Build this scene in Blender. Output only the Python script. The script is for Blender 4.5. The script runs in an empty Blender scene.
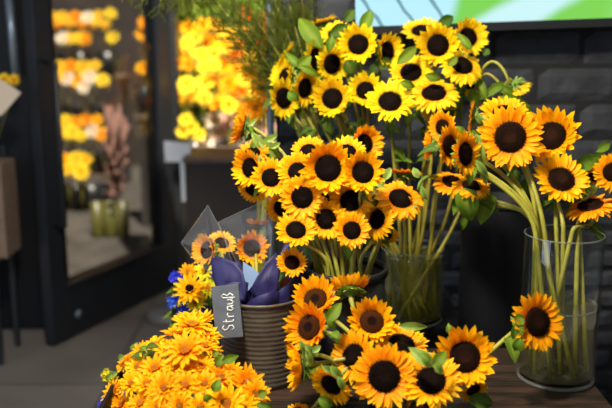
import bpy, math, random
from mathutils import Vector, Matrix, noise
random.seed(7)
S = bpy.context.scene
COL = S.collection
PI = math.pi

# ------------------------------------------------------------------ camera
FPX = 850.0
PITCH = math.radians(12)
CAM = Vector((0, 0, 1.6))
FW = Vector((0, math.cos(PITCH), -math.sin(PITCH)))
UP = Vector((0, math.sin(PITCH), math.cos(PITCH)))
RT = Vector((1, 0, 0))
cd = bpy.data.cameras.new('camera'); cam = bpy.data.objects.new('camera', cd); COL.objects.link(cam)
cam.location = CAM; cam.rotation_euler = (PI/2 - PITCH, 0, 0)
cd.sensor_width = 36; cd.lens = 36*FPX/612
cd.dof.use_dof = True; cd.dof.focus_distance = 2.12; cd.dof.aperture_fstop = 1.9
cd.clip_start = .05
S.camera = cam

# ------------------------------------------------------------------ world, sun, lights, exposure
w = bpy.data.worlds.new('world'); S.world = w; w.use_nodes = True
bg = w.node_tree.nodes['Background']; bg.inputs[0].default_value = (.62, .78, 1, 1); bg.inputs[1].default_value = .22
sd = bpy.data.lights.new('sun', 'SUN'); sun = bpy.data.objects.new('sun', sd); COL.objects.link(sun)
sd.energy = 15; sd.angle = .02; sd.color = (1, .93, .78)
sun.rotation_euler = Vector((.16, -.38, 1)).to_track_quat('Z', 'Y').to_euler()
def area(name, loc, target, size, power, color, sy=None):
    l = bpy.data.lights.new(name, 'AREA'); o = bpy.data.objects.new(name, l); COL.objects.link(o)
    l.energy = power; l.color = color; l.size = size
    if sy: l.shape = 'RECTANGLE'; l.size_y = sy
    o.location = loc; o.rotation_euler = (Vector(loc)-Vector(target)).to_track_quat('Z', 'Y').to_euler()
    return o
area('ceiling_spot_light', (-.35, 1.25, 2.72), (.05, 2.2, 1.1), .28, 88, (1, .92, .74))
area('left_daylight_fill', (-2.6, .6, 1.9), (0, 2.3, 1.1), 1.6, 34, (.58, .76, 1), 1.4)  # added area light out of view, a cool daylight fill from the left
area('back_ceiling_light', (.3, 2.75, 2.75), (.2, 2.4, 1.2), .4, 12, (1, .95, .85))
S.view_settings.view_transform = 'Standard'; S.view_settings.look = 'None'
S.view_settings.gamma = 1; S.view_settings.exposure = 0.0
S.cycles.use_denoising = True
S.cycles.transparent_max_bounces = 24
S.cycles.max_bounces = 8
S.cycles.sample_clamp_indirect = 6

def P(px, py, zc):
    return CAM + zc*(FW + RT*((px-306)/FPX) - UP*((py-204)/FPX))
def at_z(px, py, z):          # the point of the horizontal plane z seen at a pixel
    d = FW + RT*((px-306)/FPX) - UP*((py-204)/FPX)
    return CAM + d*((z-CAM.z)/d.z)
def at_y(px, py, Y):
    d = FW + RT*((px-306)/FPX) - UP*((py-204)/FPX)
    return CAM + d*(Y/d.y)

# ------------------------------------------------------------------ materials
M = {}
def mat(name, col, rough=.6, metal=0, spec=.5, noise_amt=0, scale=20, bump=0, bscale=60, emis=None, sheen=0):
    m = bpy.data.materials.new(name); m.use_nodes = True; nt = m.node_tree; b = nt.nodes['Principled BSDF']
    b.inputs['Base Color'].default_value = (*col, 1); b.inputs['Roughness'].default_value = rough
    b.inputs['Metallic'].default_value = metal; b.inputs['Specular IOR Level'].default_value = spec
    tc = nt.nodes.new('ShaderNodeTexCoord')
    if noise_amt:
        n = nt.nodes.new('ShaderNodeTexNoise'); n.inputs['Scale'].default_value = scale; n.inputs['Detail'].default_value = 5
        nt.links.new(tc.outputs['Object'], n.inputs['Vector'])
        r = nt.nodes.new('ShaderNodeValToRGB'); r.color_ramp.elements[0].position = .3; r.color_ramp.elements[1].position = .7
        r.color_ramp.elements[0].color = (*[c*(1-noise_amt) for c in col], 1)
        r.color_ramp.elements[1].color = (*[min(1, c*(1+noise_amt)) for c in col], 1)
        nt.links.new(n.outputs['Fac'], r.inputs[0]); nt.links.new(r.outputs[0], b.inputs['Base Color'])
    if bump:
        n = nt.nodes.new('ShaderNodeTexNoise'); n.inputs['Scale'].default_value = bscale; n.inputs['Detail'].default_value = 6
        nt.links.new(tc.outputs['Object'], n.inputs['Vector'])
        bp = nt.nodes.new('ShaderNodeBump'); bp.inputs['Strength'].default_value = bump; bp.inputs['Distance'].default_value = .01
        nt.links.new(n.outputs['Fac'], bp.inputs['Height']); nt.links.new(bp.outputs[0], b.inputs['Normal'])
    if emis:
        b.inputs['Emission Color'].default_value = (*emis[0], 1); b.inputs['Emission Strength'].default_value = emis[1]
    M[name] = m; return m
def leafmat(name, c_base, c_tip, trans, rough=.5, axis=2, uvgrad=True, tf=.35, vein=0):
    """diffuse + translucent blade; the colour runs from base to tip with the 'tt' attribute, per object variation"""
    m = bpy.data.materials.new(name); m.use_nodes = True; nt = m.node_tree; nt.nodes.clear(); N = nt.nodes.new; L = nt.links.new
    out = N('ShaderNodeOutputMaterial'); at = N('ShaderNodeAttribute'); at.attribute_name = 'tt'
    r = N('ShaderNodeValToRGB'); r.color_ramp.elements[0].color = (*c_base, 1); r.color_ramp.elements[1].color = (*c_tip, 1)
    r.color_ramp.elements[0].position = 0; r.color_ramp.elements[1].position = .7
    L(at.outputs['Fac'], r.inputs[0])
    oi = N('ShaderNodeObjectInfo'); hs = N('ShaderNodeHueSaturation')
    mr = N('ShaderNodeMapRange'); mr.inputs[3].default_value = .488; mr.inputs[4].default_value = .512
    L(oi.outputs['Random'], mr.inputs[0]); L(mr.outputs[0], hs.inputs['Hue'])
    L(r.outputs[0], hs.inputs['Color'])
    tc = N('ShaderNodeTexCoord'); n = N('ShaderNodeTexNoise'); n.inputs['Scale'].default_value = 3 if not vein else 40; L(tc.outputs['Object'], n.inputs['Vector'])
    mv = N('ShaderNodeMapRange'); mv.inputs[3].default_value = .8; mv.inputs[4].default_value = 1.15
    L(n.outputs['Fac'], mv.inputs[0]); L(mv.outputs[0], hs.inputs['Value'])
    p = N('ShaderNodeBsdfPrincipled'); p.inputs['Roughness'].default_value = rough; p.inputs['Specular IOR Level'].default_value = .12 if 'petal' in name else .25
    L(hs.outputs[0], p.inputs['Base Color'])
    t = N('ShaderNodeBsdfTranslucent'); mx = N('ShaderNodeMix'); mx.data_type = 'RGBA'; mx.blend_type = 'MULTIPLY'; mx.inputs[0].default_value = 1
    L(hs.outputs[0], mx.inputs[6]); mx.inputs[7].default_value = (*trans, 1); L(mx.outputs[2], t.inputs[0])
    ms = N('ShaderNodeMixShader'); ms.inputs[0].default_value = tf
    L(p.outputs[0], ms.inputs[1]); L(t.outputs[0], ms.inputs[2]); L(ms.outputs[0], out.inputs[0])
    M[name] = m; return m
def glassmat(name, tint, gloss=1.0, haze=0, hazecol=(.5, .5, .5), ior=1.45, rough=.02):
    m = bpy.data.materials.new(name); m.use_nodes = True; nt = m.node_tree; nt.nodes.clear(); N = nt.nodes.new; L = nt.links.new
    out = N('ShaderNodeOutputMaterial'); tr = N('ShaderNodeBsdfTransparent'); tr.inputs[0].default_value = (*tint, 1)
    gl = N('ShaderNodeBsdfGlossy'); gl.inputs['Roughness'].default_value = rough; gl.inputs[0].default_value = (gloss,)*3+(1,)
    fr = N('ShaderNodeFresnel'); fr.inputs[0].default_value = ior
    ms = N('ShaderNodeMixShader'); ge = N('ShaderNodeNewGeometry'); mi = N('ShaderNodeMix'); mi.inputs[2].default_value = ior; mi.inputs[3].default_value = 1/ior
    L(ge.outputs['Backfacing'], mi.inputs[0]); L(mi.outputs[0], fr.inputs[0]); L(fr.outputs[0], ms.inputs[0])
    src = tr
    if haze:
        d = N('ShaderNodeBsdfDiffuse'); d.inputs[0].default_value = (*hazecol, 1)
        m2 = N('ShaderNodeMixShader'); m2.inputs[0].default_value = haze; L(tr.outputs[0], m2.inputs[1]); L(d.outputs[0], m2.inputs[2]); src = m2
    L(src.outputs[0], ms.inputs[1]); L(gl.outputs[0], ms.inputs[2]); L(ms.outputs[0], out.inputs[0])
    M[name] = m; return m

leafmat('petal_lemon_lit', (.92, .50, .004), (.95, .68, .012), (1, .9, .4))  # lighter yellow for the upper bunch: light from the top put into the colour
leafmat('petal_gold', (.95, .33, .002), (1, .52, .005), (1, .8, .3))
leafmat('petal_orange', (.95, .31, .002), (1, .50, .004), (1, .75, .3))
leafmat('petal_golden_small', (.96, .34, .002), (1, .53, .004), (1, .85, .3))
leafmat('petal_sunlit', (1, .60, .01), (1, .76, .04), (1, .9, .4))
leafmat('petal_deep_orange', (.9, .16, .003), (1, .25, .005), (1, .7, .3))
leafmat('petal_cream', (.85, .7, .5), (.95, .85, .7), (1, .9, .8))
leafmat('petal_pink', (.6, .3, .25), (.75, .45, .38), (1, .9, .8))
leafmat('petal_lime', (.6, .6, .02), (.85, .75, .03), (1, .9, .3))
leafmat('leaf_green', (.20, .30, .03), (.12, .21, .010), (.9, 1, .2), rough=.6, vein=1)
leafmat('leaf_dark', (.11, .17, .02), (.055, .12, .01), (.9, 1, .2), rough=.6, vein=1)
leafmat('bract_green', (.16, .28, .04), (.30, .42, .08), (.9, 1, .3), vein=1)
leafmat('statice_blue', (.03, .06, .5), (.06, .14, .8), (.5, .6, 1))
leafmat('fern_green', (.075, .105, .010), (.13, .16, .012), (.9, 1, .3), vein=1)
mat('stem_green', (.30, .28, .03), .5, noise_amt=.25, scale=25)
mat('stem_olive', (.24, .20, .02), .55, noise_amt=.3, scale=25)
mat('charcoal_brick', (.031, .034, .045), .85, noise_amt=.35, scale=9, bump=.9, bscale=30)
mat('mortar', (.008, .009, .011), .9, bump=.6, bscale=50)
mat('black_metal', (.010, .011, .013), .45, noise_amt=.1)
mat('door_paint', (.012, .014, .019), .45, spec=.3, noise_amt=.1)
mat('steel_edge', (.22, .28, .36), .35, metal=.6)
mat('black_plastic', (.012, .012, .014), .35)
mat('black_matt', (.005, .0055, .008), .6, spec=.2)
mat('navy_paper', (.012, .008, .075), .6, bump=.3, bscale=15)
mat('ribbed_zinc', (.10, .08, .06), .45, metal=.15, noise_amt=.25, scale=18, bump=.2)
mat('slate', (.075, .085, .105), .7, noise_amt=.2, scale=30)
mat('chalk', (.62, .63, .62), .9)
mat('dark_wall', (.026, .020, .018), .8, noise_amt=.2, scale=3)
mat('brown_wall', (.035, .024, .018), .85, noise_amt=.5, scale=2.5)
mat('counter_top', (.12, .08, .055), .6, noise_amt=.2)
mat('ceiling_paint', (.5, .48, .45), .9)
mat('cardboard', (.17, .115, .085), .85, noise_amt=.2)
mat('cream_paper', (.5, .42, .34), .9)
mat('white_paper', (.82, .84, .90), .8)
mat('grey_metal', (.10, .095, .095), .5, noise_amt=.1)
mat('terracotta', (.3, .07, .03), .7)
glassmat('glass', (.96, .97, .96), .9, ior=1.5)
glassmat('door_glass', (.80, .80, .80), .5, ior=1.3)
glassmat('blue_glass', (.7, .8, .95), .9)
glassmat('cellophane', (.94, .94, .96), 1.0, haze=.05, hazecol=(.7, .75, .85), ior=1.22, rough=.15)
glassmat('water', (.94, .92, .74), .5, haze=.09, hazecol=(.35, .32, .12), ior=1.2)
glassmat('green_water', (.92, .92, .70), .5, haze=.2, hazecol=(.30, .28, .04), ior=1.2)

def disk_mat(name, rim, mid, core):
    m = bpy.data.materials.new(name); m.use_nodes = True; nt = m.node_tree; N = nt.nodes.new; L = nt.links.new
    b = nt.nodes['Principled BSDF']; b.inputs['Roughness'].default_value = .85; b.inputs['Specular IOR Level'].default_value = .04
    at = N('ShaderNodeAttribute'); at.attribute_name = 'tt'; r = N('ShaderNodeValToRGB'); e = r.color_ramp.elements
    e[0].position = 0; e[0].color = (*core, 1); e[1].position = 1; e[1].color = (*rim, 1)
    for p_, c in ((.28, core), (.45, mid), (.8, mid)):
        q = e.new(p_); q.color = (*c, 1)
    L(at.outputs['Fac'], r.inputs[0]); L(r.outputs[0], b.inputs['Base Color']); M[name] = m
disk_mat('disk_black', (.016, .006, .003), (.006, .003, .002), (.008, .004, .003))
disk_mat('disk_brown', (.05, .014, .003), (.012, .005, .003), (.022, .008, .004))
disk_mat('disk_ring', (.02, .007, .003), (.05, .015, .004), (.010, .004, .003))
disk_mat('disk_tan', (.55, .20, .01), (.45, .14, .01), (.30, .12, .02))

def wood_mat():
    m = mat('dark_wood', (.05, .026, .017), .45); nt = m.node_tree; N = nt.nodes.new; L = nt.links.new; b = nt.nodes['Principled BSDF']
    tc = nt.nodes['Texture Coordinate']; mp = N('ShaderNodeMapping'); mp.inputs['Scale'].default_value = (1.5, 14, 3)
    L(tc.outputs['Object'], mp.inputs[0]); n = N('ShaderNodeTexNoise'); n.inputs['Scale'].default_value = 4; n.inputs['Detail'].default_value = 8; L(mp.outputs[0], n.inputs['Vector'])
    r = N('ShaderNodeValToRGB'); r.color_ramp.elements[0].position = .35; r.color_ramp.elements[0].color = (.009, .006, .004, 1)
    r.color_ramp.elements[1].position = .68; r.color_ramp.elements[1].color = (.05, .027, .018, 1)
    L(n.outputs['Fac'], r.inputs[0]); L(r.outputs[0], b.inputs['Base Color'])
wood_mat()
def floor_mat():
    m = mat('stone_floor', (.1, .09, .08), .5); nt = m.node_tree; N = nt.nodes.new; L = nt.links.new; b = nt.nodes['Principled BSDF']
    tc = nt.nodes['Texture Coordinate']
    n = N('ShaderNodeTexNoise'); n.inputs['Scale'].default_value = 1.6; n.inputs['Detail'].default_value = 6; L(tc.outputs['Object'], n.inputs['Vector'])
    r = N('ShaderNodeValToRGB'); r.color_ramp.elements[0].position = .3; r.color_ramp.elements[0].color = (.11, .095, .09, 1)
    r.color_ramp.elements[1].position = .7; r.color_ramp.elements[1].color = (.19, .165, .15, 1)
    L(n.outputs['Fac'], r.inputs[0])
    bk = N('ShaderNodeTexBrick'); bk.inputs['Scale'].default_value = 1; bk.inputs['Brick Width'].default_value = .9; bk.inputs['Row Height'].default_value = .9
    bk.inputs['Mortar Size'].default_value = .006; bk.offset = 0; bk.inputs['Mortar'].default_value = (.35, .35, .35, 1)
    bk.inputs['Color1'].default_value = (1, 1, 1, 1); bk.inputs['Color2'].default_value = (.88, .88, .88, 1)
    L(tc.outputs['Object'], bk.inputs['Vector'])
    mx = N('ShaderNodeMix'); mx.data_type = 'RGBA'; mx.blend_type = 'MULTIPLY'; mx.inputs[0].default_value = 1
    L(r.outputs[0], mx.inputs[6]); L(bk.outputs['Color'], mx.inputs[7]); L(mx.outputs[2], b.inputs['Base Color'])
floor_mat()

# ------------------------------------------------------------------ mesh helpers
class MB:
    def __init__(s): s.v = []; s.f = []; s.t = []
    def add(s, vs, fs, ts=None):
        o = len(s.v); s.v += [tuple(v) for v in vs]; s.f += [tuple(i+o for i in f) for f in fs]
        s.t += list(ts) if ts is not None else [0]*len(vs)
    def box(s, a, b, mtx=None):
        x0, y0, z0 = a; x1, y1, z1 = b
        vs = [Vector(p) for p in ((x0,y0,z0),(x1,y0,z0),(x1,y1,z0),(x0,y1,z0),(x0,y0,z1),(x1,y0,z1),(x1,y1,z1),(x0,y1,z1))]
        if mtx: vs = [mtx @ v for v in vs]
        s.add(vs, [(0,3,2,1),(4,5,6,7),(0,1,5,4),(1,2,6,5),(2,3,7,6),(3,0,4,7)])
    def tube(s, pts, radii, n=8, caps=True):
        pts = [Vector(p) for p in pts]
        if not isinstance(radii, (list, tuple)): radii = [radii]*len(pts)
        vs = []; ts = []; prev = None
        for i, p in enumerate(pts):
            d = (pts[min(i+1, len(pts)-1)] - pts[max(i-1, 0)]).normalized()
            if prev is None: a = d.orthogonal().normalized()
            else:
                a = (prev - d*prev.dot(d))
                a = a.normalized() if a.length > 1e-6 else d.orthogonal().normalized()
            prev = a; b = d.cross(a)
            for k in range(n):
                q = 2*PI*k/n; vs.append(p + (a*math.cos(q) + b*math.sin(q))*radii[i]); ts.append(i/(len(pts)-1))
        fs = []
        for i in range(len(pts)-1):
            for k in range(n):
                fs.append((i*n+k, i*n+(k+1) % n, (i+1)*n+(k+1) % n, (i+1)*n+k))
        if caps: fs.append(tuple(range(n-1, -1, -1))); fs.append(tuple((len(pts)-1)*n+k for k in range(n)))
        s.add(vs, fs, ts)
    def lathe(s, prof, n=40, c=(0, 0, 0), wob=None):
        vs = []; fs = []
        for i, (r, z) in enumerate(prof):
            for k in range(n):
                q = 2*PI*k/n; rr = r*(wob(q, z) if wob else 1)
                vs.append((c[0]+rr*math.cos(q), c[1]+rr*math.sin(q), c[2]+z))
        for i in range(len(prof)-1):
            for k in range(n): fs.append((i*n+k, i*n+(k+1) % n, (i+1)*n+(k+1) % n, (i+1)*n+k))
        s.add(vs, fs)
    def mesh(s, name, m, smooth=True):
        me = bpy.data.meshes.new(name); me.from_pydata(s.v, [], s.f); me.materials.append(M[m])
        a = me.attributes.new('tt', 'FLOAT', 'POINT'); a.data.foreach_set('value', s.t)
        if smooth: me.polygons.foreach_set('use_smooth', [True]*len(me.polygons))
        me.update(); return me
    def build(s, name, m, parent=None, smooth=True, loc=None):
        return link(name, s.mesh(name, m, smooth), parent, loc)
def link(name, me, parent=None, loc=None, mtx=None):
    o = bpy.data.objects.new(name, me); COL.objects.link(o)
    if parent: o.parent = parent
    if loc is not None: o.location = loc
    if mtx is not None: o.matrix_local = mtx
    return o
def tag(o, label, cat, group=None, kind=None):
    if label: o['label'] = label
    if cat: o['category'] = cat
    if group: o['group'] = group
    if kind: o['kind'] = kind
    return o
def empty(name, loc, label, cat, group=None, rz=0):
    o = bpy.data.objects.new(name, None); COL.objects.link(o); o.location = loc; o.rotation_euler.z = rz
    o.empty_display_size = .05
    return tag(o, label, cat, group)
def struct(name, mb, m, label=None, smooth=False, parent=None):
    o = mb.build(name, m, parent, smooth); o['kind'] = 'structure'
    if label: o['label'] = label; o['category'] = name.split('_')[0]
    return o
def bevel(o, w_=.004, seg=2):
    b = o.modifiers.new('bevel', 'BEVEL'); b.width = w_; b.segments = seg; b.limit_method = 'ANGLE'

# ------------------------------------------------------------------ the room
mb = MB(); mb.box((-6, -3, -.1), (6, 11, 0)); struct('floor', mb, 'stone_floor', 'grey brown stone tile floor running out through the shop door')
mb = MB(); mb.box((-2.0, -1.5, 2.9), (4, 4.1, 3.05)); struct('ceiling', mb, 'ceiling_paint', 'shop ceiling over the flower display')
WY = 3.02        # face of the brick wall
wx0 = at_y(276, 100, WY).x
mb = MB(); mb.box((wx0, WY+.02, 0), (4, WY+.22, 2.9)); struct('wall_back', mb, 'mortar', 'charcoal brick wall behind the vases and the screen')
mb = MB()
z = 0; row = 0
zref = at_y(540, 66.5, WY).z; zlow = zref-4*.128; jx = at_y(494.5, 50, WY).x
while z < 2.88:
    h = zlow/12 if z < zlow-.02 else .128
    L_ = .25 if z < zlow-.02 else .311
    x = jx - L_*12 + (L_/2 if row % 2 else 0)
    while x+L_ < wx0: x += L_
    while x < 2.6:
        r1 = random.uniform(-.006, .006); a = max(x, wx0)+.006; b = min(x+L_, 2.6)-.006
        if b > a+.02:
            vs = []; nx, nz = 7, 4; dep = random.uniform(.008, .02)
            for j in range(nz+1):
                for i in range(nx+1):
                    edge = (i in (0, nx)) or (j in (0, nz))
                    xx = a+(b-a)*i/nx; zz = z+.006+(h-.012)*j/nz
                    nn = noise.noise(Vector((xx*14, zz*14, row)))*.007
                    vs.append((xx+nn*.5, WY+.021-(.0 if edge else dep+nn), zz + nn*.4))
            fs = [(j*(nx+1)+i, j*(nx+1)+i+1, (j+1)*(nx+1)+i+1, (j+1)*(nx+1)+i) for j in range(nz) for i in range(nx)]
            mb.add(vs, fs)
        x += L_
    z += h; row += 1
o = mb.build('wall_back_bricks', 'charcoal_brick', None, False); o.parent = bpy.data.objects['wall_back']; o['kind'] = 'structure'
# steel corner pipe at the wall's left end
mb = MB(); mb.tube([(wx0-.02, WY-.0, 0), (wx0-.02, WY, 2.9)], .012, 10); struct('trim_1', mb, 'steel_edge', 'pale blue steel corner strip at the left end of the brick wall', True)

# glass door leaf swung open, its jamb, the dark wall parts beside it
A = at_z(50, 347, 0); B = at_z(177, 284, 0)
ang = math.atan2(B.y-A.y, B.x-A.x); LEN = (B-A).length
MD = Matrix.Translation(A) @ Matrix.Rotation(ang, 4, 'Z')
H = 2.25
dr = bpy.data.objects.new('door_1', None); COL.objects.link(dr); dr.matrix_world = MD; dr['kind'] = 'structure'
dr['label'] = 'black framed glass shop door standing open'; dr['category'] = 'door'
def dpart(name, a, b, m, bev=.004):
    q = MB(); q.box(a, b); o = q.build(name, m, dr, False)
    if bev: bevel(o, bev)
    return o
dpart('stile', (0, -.03, .01), (.115, .03, H), 'door_paint')
dpart('stile', (LEN-.16, -.03, .01), (LEN-.04, .03, H), 'door_paint')
dpart('bottom_rail', (.115, -.03, .01), (LEN-.16, .03, .27), 'door_paint')
dpart('glazing_bead', (.115, -.042, .27), (LEN-.16, .042, .30), 'door_paint')
dpart('top_rail', (.115, -.03, H-.12), (LEN-.16, .03, H), 'door_paint')
dpart('pane', (.115, -.005, .30), (LEN-.16, .005, H-.12), 'door_glass', 0)
q = MB(); q.tube([(.06, -.03, 1.42), (.06, -.09, 1.42), (.06, -.09, .62), (.06, -.03, .62)], .013, 10); q.build('handle', 'black_metal', dr)
q = MB(); q.tube([(.19, -.031, .12), (.19, -.040, .12)], .022, 16); o = q.build('lock', 'steel_edge', dr); o['label'] = 'round steel floor lock'
mb = MB(); j0 = at_y(151, 280, B.y); j1 = at_y(184, 280, B.y)
mb.box((j0.x+.02, B.y-.02, 0), (j1.x, B.y+.16, 2.9)); struct('trim_2', mb, 'black_metal', 'thick black door jamb between the glass door and the sunlit flowers')
mb = MB(); mb.box((-3.2, A.y+.25, 0), (A.x+.02, A.y+.33, 2.9)); struct('wall_left', mb, 'black_matt', 'black wall panel left of the open glass door')
mb = MB(); mb.tube([at_y(8, -10, A.y+.2), at_y(16, 76, A.y+.2)], .02, 8); 
struct('trim_3', mb, 'steel_edge', 'pale blue steel edge strip on the black wall panel', True)

# low counter wall to the right of the jamb
CY = 4.55
c0 = at_y(184, 157, CY); c1 = at_y(300, 157, CY)
ct = empty('display_counter', ((c0.x+c1.x)/2, CY+.2, 0), 'dark brown display counter behind the wrapped bouquets', 'counter')
q = MB(); q.box((c0.x-ct.location.x, -.2, 0), (.75, .2, c0.z-.03)); bevel(q.build('counter_body', 'dark_wall', ct, False))
q = MB(); q.box((c0.x-ct.location.x-.01, -.22, c0.z-.03), (.77, .22, c0.z)); bevel(q.build('counter_top', 'counter_top', ct, False))

mat('dark_paving', (.045, .038, .032), .7, noise_amt=.5, scale=4)
mb = MB(); mb.box((-5, B.y+.1, 0), (3, 9.6, .006)); struct('floor_outside', mb, 'dark_paving', 'darker paving beyond the open glass door')
# outside: far wall
mb = MB(); mb.box((-6, 9.6, 0), (6, 9.8, 3.6)); struct('wall_far', mb, 'brown_wall', 'brown wall far behind the flower shelves outside')

# ------------------------------------------------------------------ flower prototypes
def blade(mb, L_, W, base, rot, elev, bend, curl=.25, seg=6, twist=0, tip=.58, wav=0, t0=0):
    """one petal: starts at radius 'base' at azimuth 'rot', climbs by 'elev' and bends by 'bend' along its length"""
    vs = []; ts = []
    x = base; z = 0; e = elev
    ca, sa = math.cos(rot), math.sin(rot)
    for i in range(seg+1):
        t = i/seg
        wd = W*(math.sin(PI*min(1, .16+t*.84))**tip)*(1-.15*t)
        if i == seg: wd = W*.04
        for k in (-1, -.5, 0, .5, 1):
            yy = k*wd; zz = z + curl*(abs(k)**1.5)*wd*math.cos(e) + twist*k*wd*t + wav*math.sin(t*9+k*3)*W*.15
            xx = x - curl*(abs(k)**1.5)*wd*math.sin(e)
            vs.append((ca*xx - sa*yy, sa*xx + ca*yy, zz)); ts.append(t)
        x += L_/seg*math.cos(e); z += L_/seg*math.sin(e); e += bend/seg
    fs = [(i*5+k, i*5+k+1, (i+1)*5+k+1, (i+1)*5+k) for i in range(seg) for k in range(4)]
    mb.add(vs, fs, ts)
def petals_mesh(kind, seed, n=24, small=False):
    rnd = random.Random(seed); mb = MB()
    el, be = {'c': (.62, .25), 'f': (.25, -.15), 'r': (-.05, -.65)}[kind]
    for ring in range(2):
        nn = n if not small else n-4
        for k in range(nn):
            a = 2*PI*(k+ring*.5)/nn + rnd.uniform(-.09, .09)
            L_ = rnd.uniform(.47, .60)*(1 if ring == 0 else .93)*(1.05 if kind == 'f' else 1.12)
            blade(mb, L_, rnd.uniform(.10, .13), .41 if ring == 0 else .39, a, el+(.16 if ring else 0)+rnd.uniform(-.14, .14), be+rnd.uniform(-.35, .35), curl=rnd.uniform(.1, .35), twist=rnd.uniform(-.4, .4), wav=rnd.uniform(0, .6))
    # a few stray petals that fold over the disk
    for k in range(rnd.choice((0, 0, 1))):
        blade(mb, .42, .08, .42, rnd.uniform(0, 6.28), 1.3, 1.9, curl=.3)
    return mb
def disk_mb(seed, R=.465, dome=.15):
    rnd = random.Random(seed); mb = MB()
    prof = []; 
    rings, n = 9, 30
    vs = [(0, 0, dome*.80)]; ts = [0]
    for i in range(1, rings+1):
        r = R*i/rings; zz = dome*math.sqrt(max(0, 1-(i/rings)**2.6)) - dome*.2*math.exp(-(i/rings/.3)**2)
        for k in range(n):
            q = 2*PI*(k+.5*(i % 2))/n; jj = rnd.uniform(-.012, .012)
            vs.append((r*math.cos(q), r*math.sin(q), zz+jj)); ts.append(i/rings)
    fs = [(0, 1+k, 1+(k+1) % n) for k in range(n)]
    for i in range(rings-1):
        for k in range(n):
            fs.append((1+i*n+k, 1+(i+1)*n+k, 1+(i+1)*n+(k+1) % n, 1+i*n+(k+1) % n))
    mb.add(vs, fs, ts)
    for k in range(230):                       # florets in a golden-angle spiral
        f = math.sqrt((k+.5)/230); q = k*2.39996; r = R*1.0*f
        zz = dome*math.sqrt(max(0, 1-f**2.6)) - dome*.2*math.exp(-(f/.3)**2)
        n_ = Vector((math.cos(q)*f*.6, math.sin(q)*f*.6, 1)).normalized()
        c = Vector((r*math.cos(q), r*math.sin(q), zz-.01)); h = (.05+.05*f)*rnd.uniform(.6, 1.2); s = .017+.006*f
        a = n_.orthogonal().normalized(); b = n_.cross(a)
        vs = [c+a*s, c+b*s, c-a*s, c-b*s, c+n_*h + a*rnd.uniform(-.01, .01)]
        mb.add(vs, [(0, 1, 4), (1, 2, 4), (2, 3, 4), (3, 0, 4)], [f*rnd.uniform(.8, 1)]*5)
    return mb
def calyx_mb(seed, kind='f'):
    rnd = random.Random(seed); mb = MB()
    mb.lathe([(.03, -.30), (.13, -.26), (.27, -.17), (.40, -.05), (.44, .0)], 20)
    mb.t = [.3]*len(mb.v)
    for ring in range(2):
        for k in range(13):
            a = 2*PI*(k+.5*ring)/13 + rnd.uniform(-.12, .12)
            blade(mb, rnd.uniform(.3, .42), .085, .34-.06*ring, a, rnd.uniform(-.35, .35)-.25*ring, rnd.uniform(-.8, .3), curl=-.3, seg=4, t0=0)
            for i in range(25): mb.v[-25+i] = (mb.v[-25+i][0], mb.v[-25+i][1], mb.v[-25+i][2]-.05-.05*ring)
    return mb
_pet = {}
PCACHE = {}
for kd in 'cfr':
    for sdd in range(4):
        PCACHE[kd, sdd] = petals_mesh(kd, sdd*7+ord(kd), n=(24, 26, 27, 25)[sdd])
DISK = [disk_mb(i) for i in range(3)]; CAL = [calyx_mb(i) for i in range(3)]
MESH = {}
def getmesh(kind, key, mbx, m, name):
    k = (kind, key, m)
    if k not in MESH: MESH[k] = mbx.mesh(name, m)
    return MESH[k]

def leaf_mesh(L_, W, bend=.5, fold=.3, seed=0, m='leaf_green', heart=False):
    rnd = random.Random(seed); vs = []; ts = []; seg = 9; e = .2; x = 0; z = 0
    for i in range(seg+1):
        t = i/seg
        if heart: wd = W*(math.sin(PI*min(1, .05+.95*t)**.62)**.9)
        else: wd = W*(math.sin(PI*(t**.72))**1.05)
        if i == seg: wd = W*.02
        if i == 0: wd = W*.08
        for k in (-1, -.6, 0, .6, 1):
            yy = k*wd; zz = z + fold*abs(k)*wd + .05*W*math.sin(t*11+k*2+seed)*abs(k)*1.6
            vs.append((x, yy, zz)); ts.append(.35+.65*abs(k) if k else 0)
        x += L_/seg*math.cos(e); z += L_/seg*math.sin(e); e -= bend/seg*2
    fs = [(i*5+k, i*5+k+1, (i+1)*5+k+1, (i+1)*5+k) for i in range(seg) for k in range(4)]
    mb = MB(); mb.add(vs, fs, ts); return mb.mesh('leaf', m)
def frame(dirx, upz):
    x = Vector(dirx).normalized(); z = Vector(upz); z = (z - x*z.dot(x))
    if z.length < 1e-4: z = x.orthogonal()
    z.normalize(); y = z.cross(x)
    return Matrix(((x.x, y.x, z.x, 0), (x.y, y.y, z.y, 0), (x.z, y.z, z.z, 0), (0, 0, 0, 1)))
def leaf_between(parent, a, b, W, face=None, m='leaf_green', heart=False, bend=.7, fold=.5):
    """a leaf blade from world point a to b, its upper side turned to 'face'"""
    a = Vector(a); b = Vector(b); face = face or (CAM-a); root_ = parent
    parent = next((c for c in parent.children if c.name.startswith('stem')), parent)
    me = leaf_mesh((b-a).length*1.04, W, bend, fold, random.randint(0, 999), m, heart)
    return link('leaf', me, parent, mtx=Matrix.Translation(a-root_.location) @ frame(b-a, face))

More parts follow.
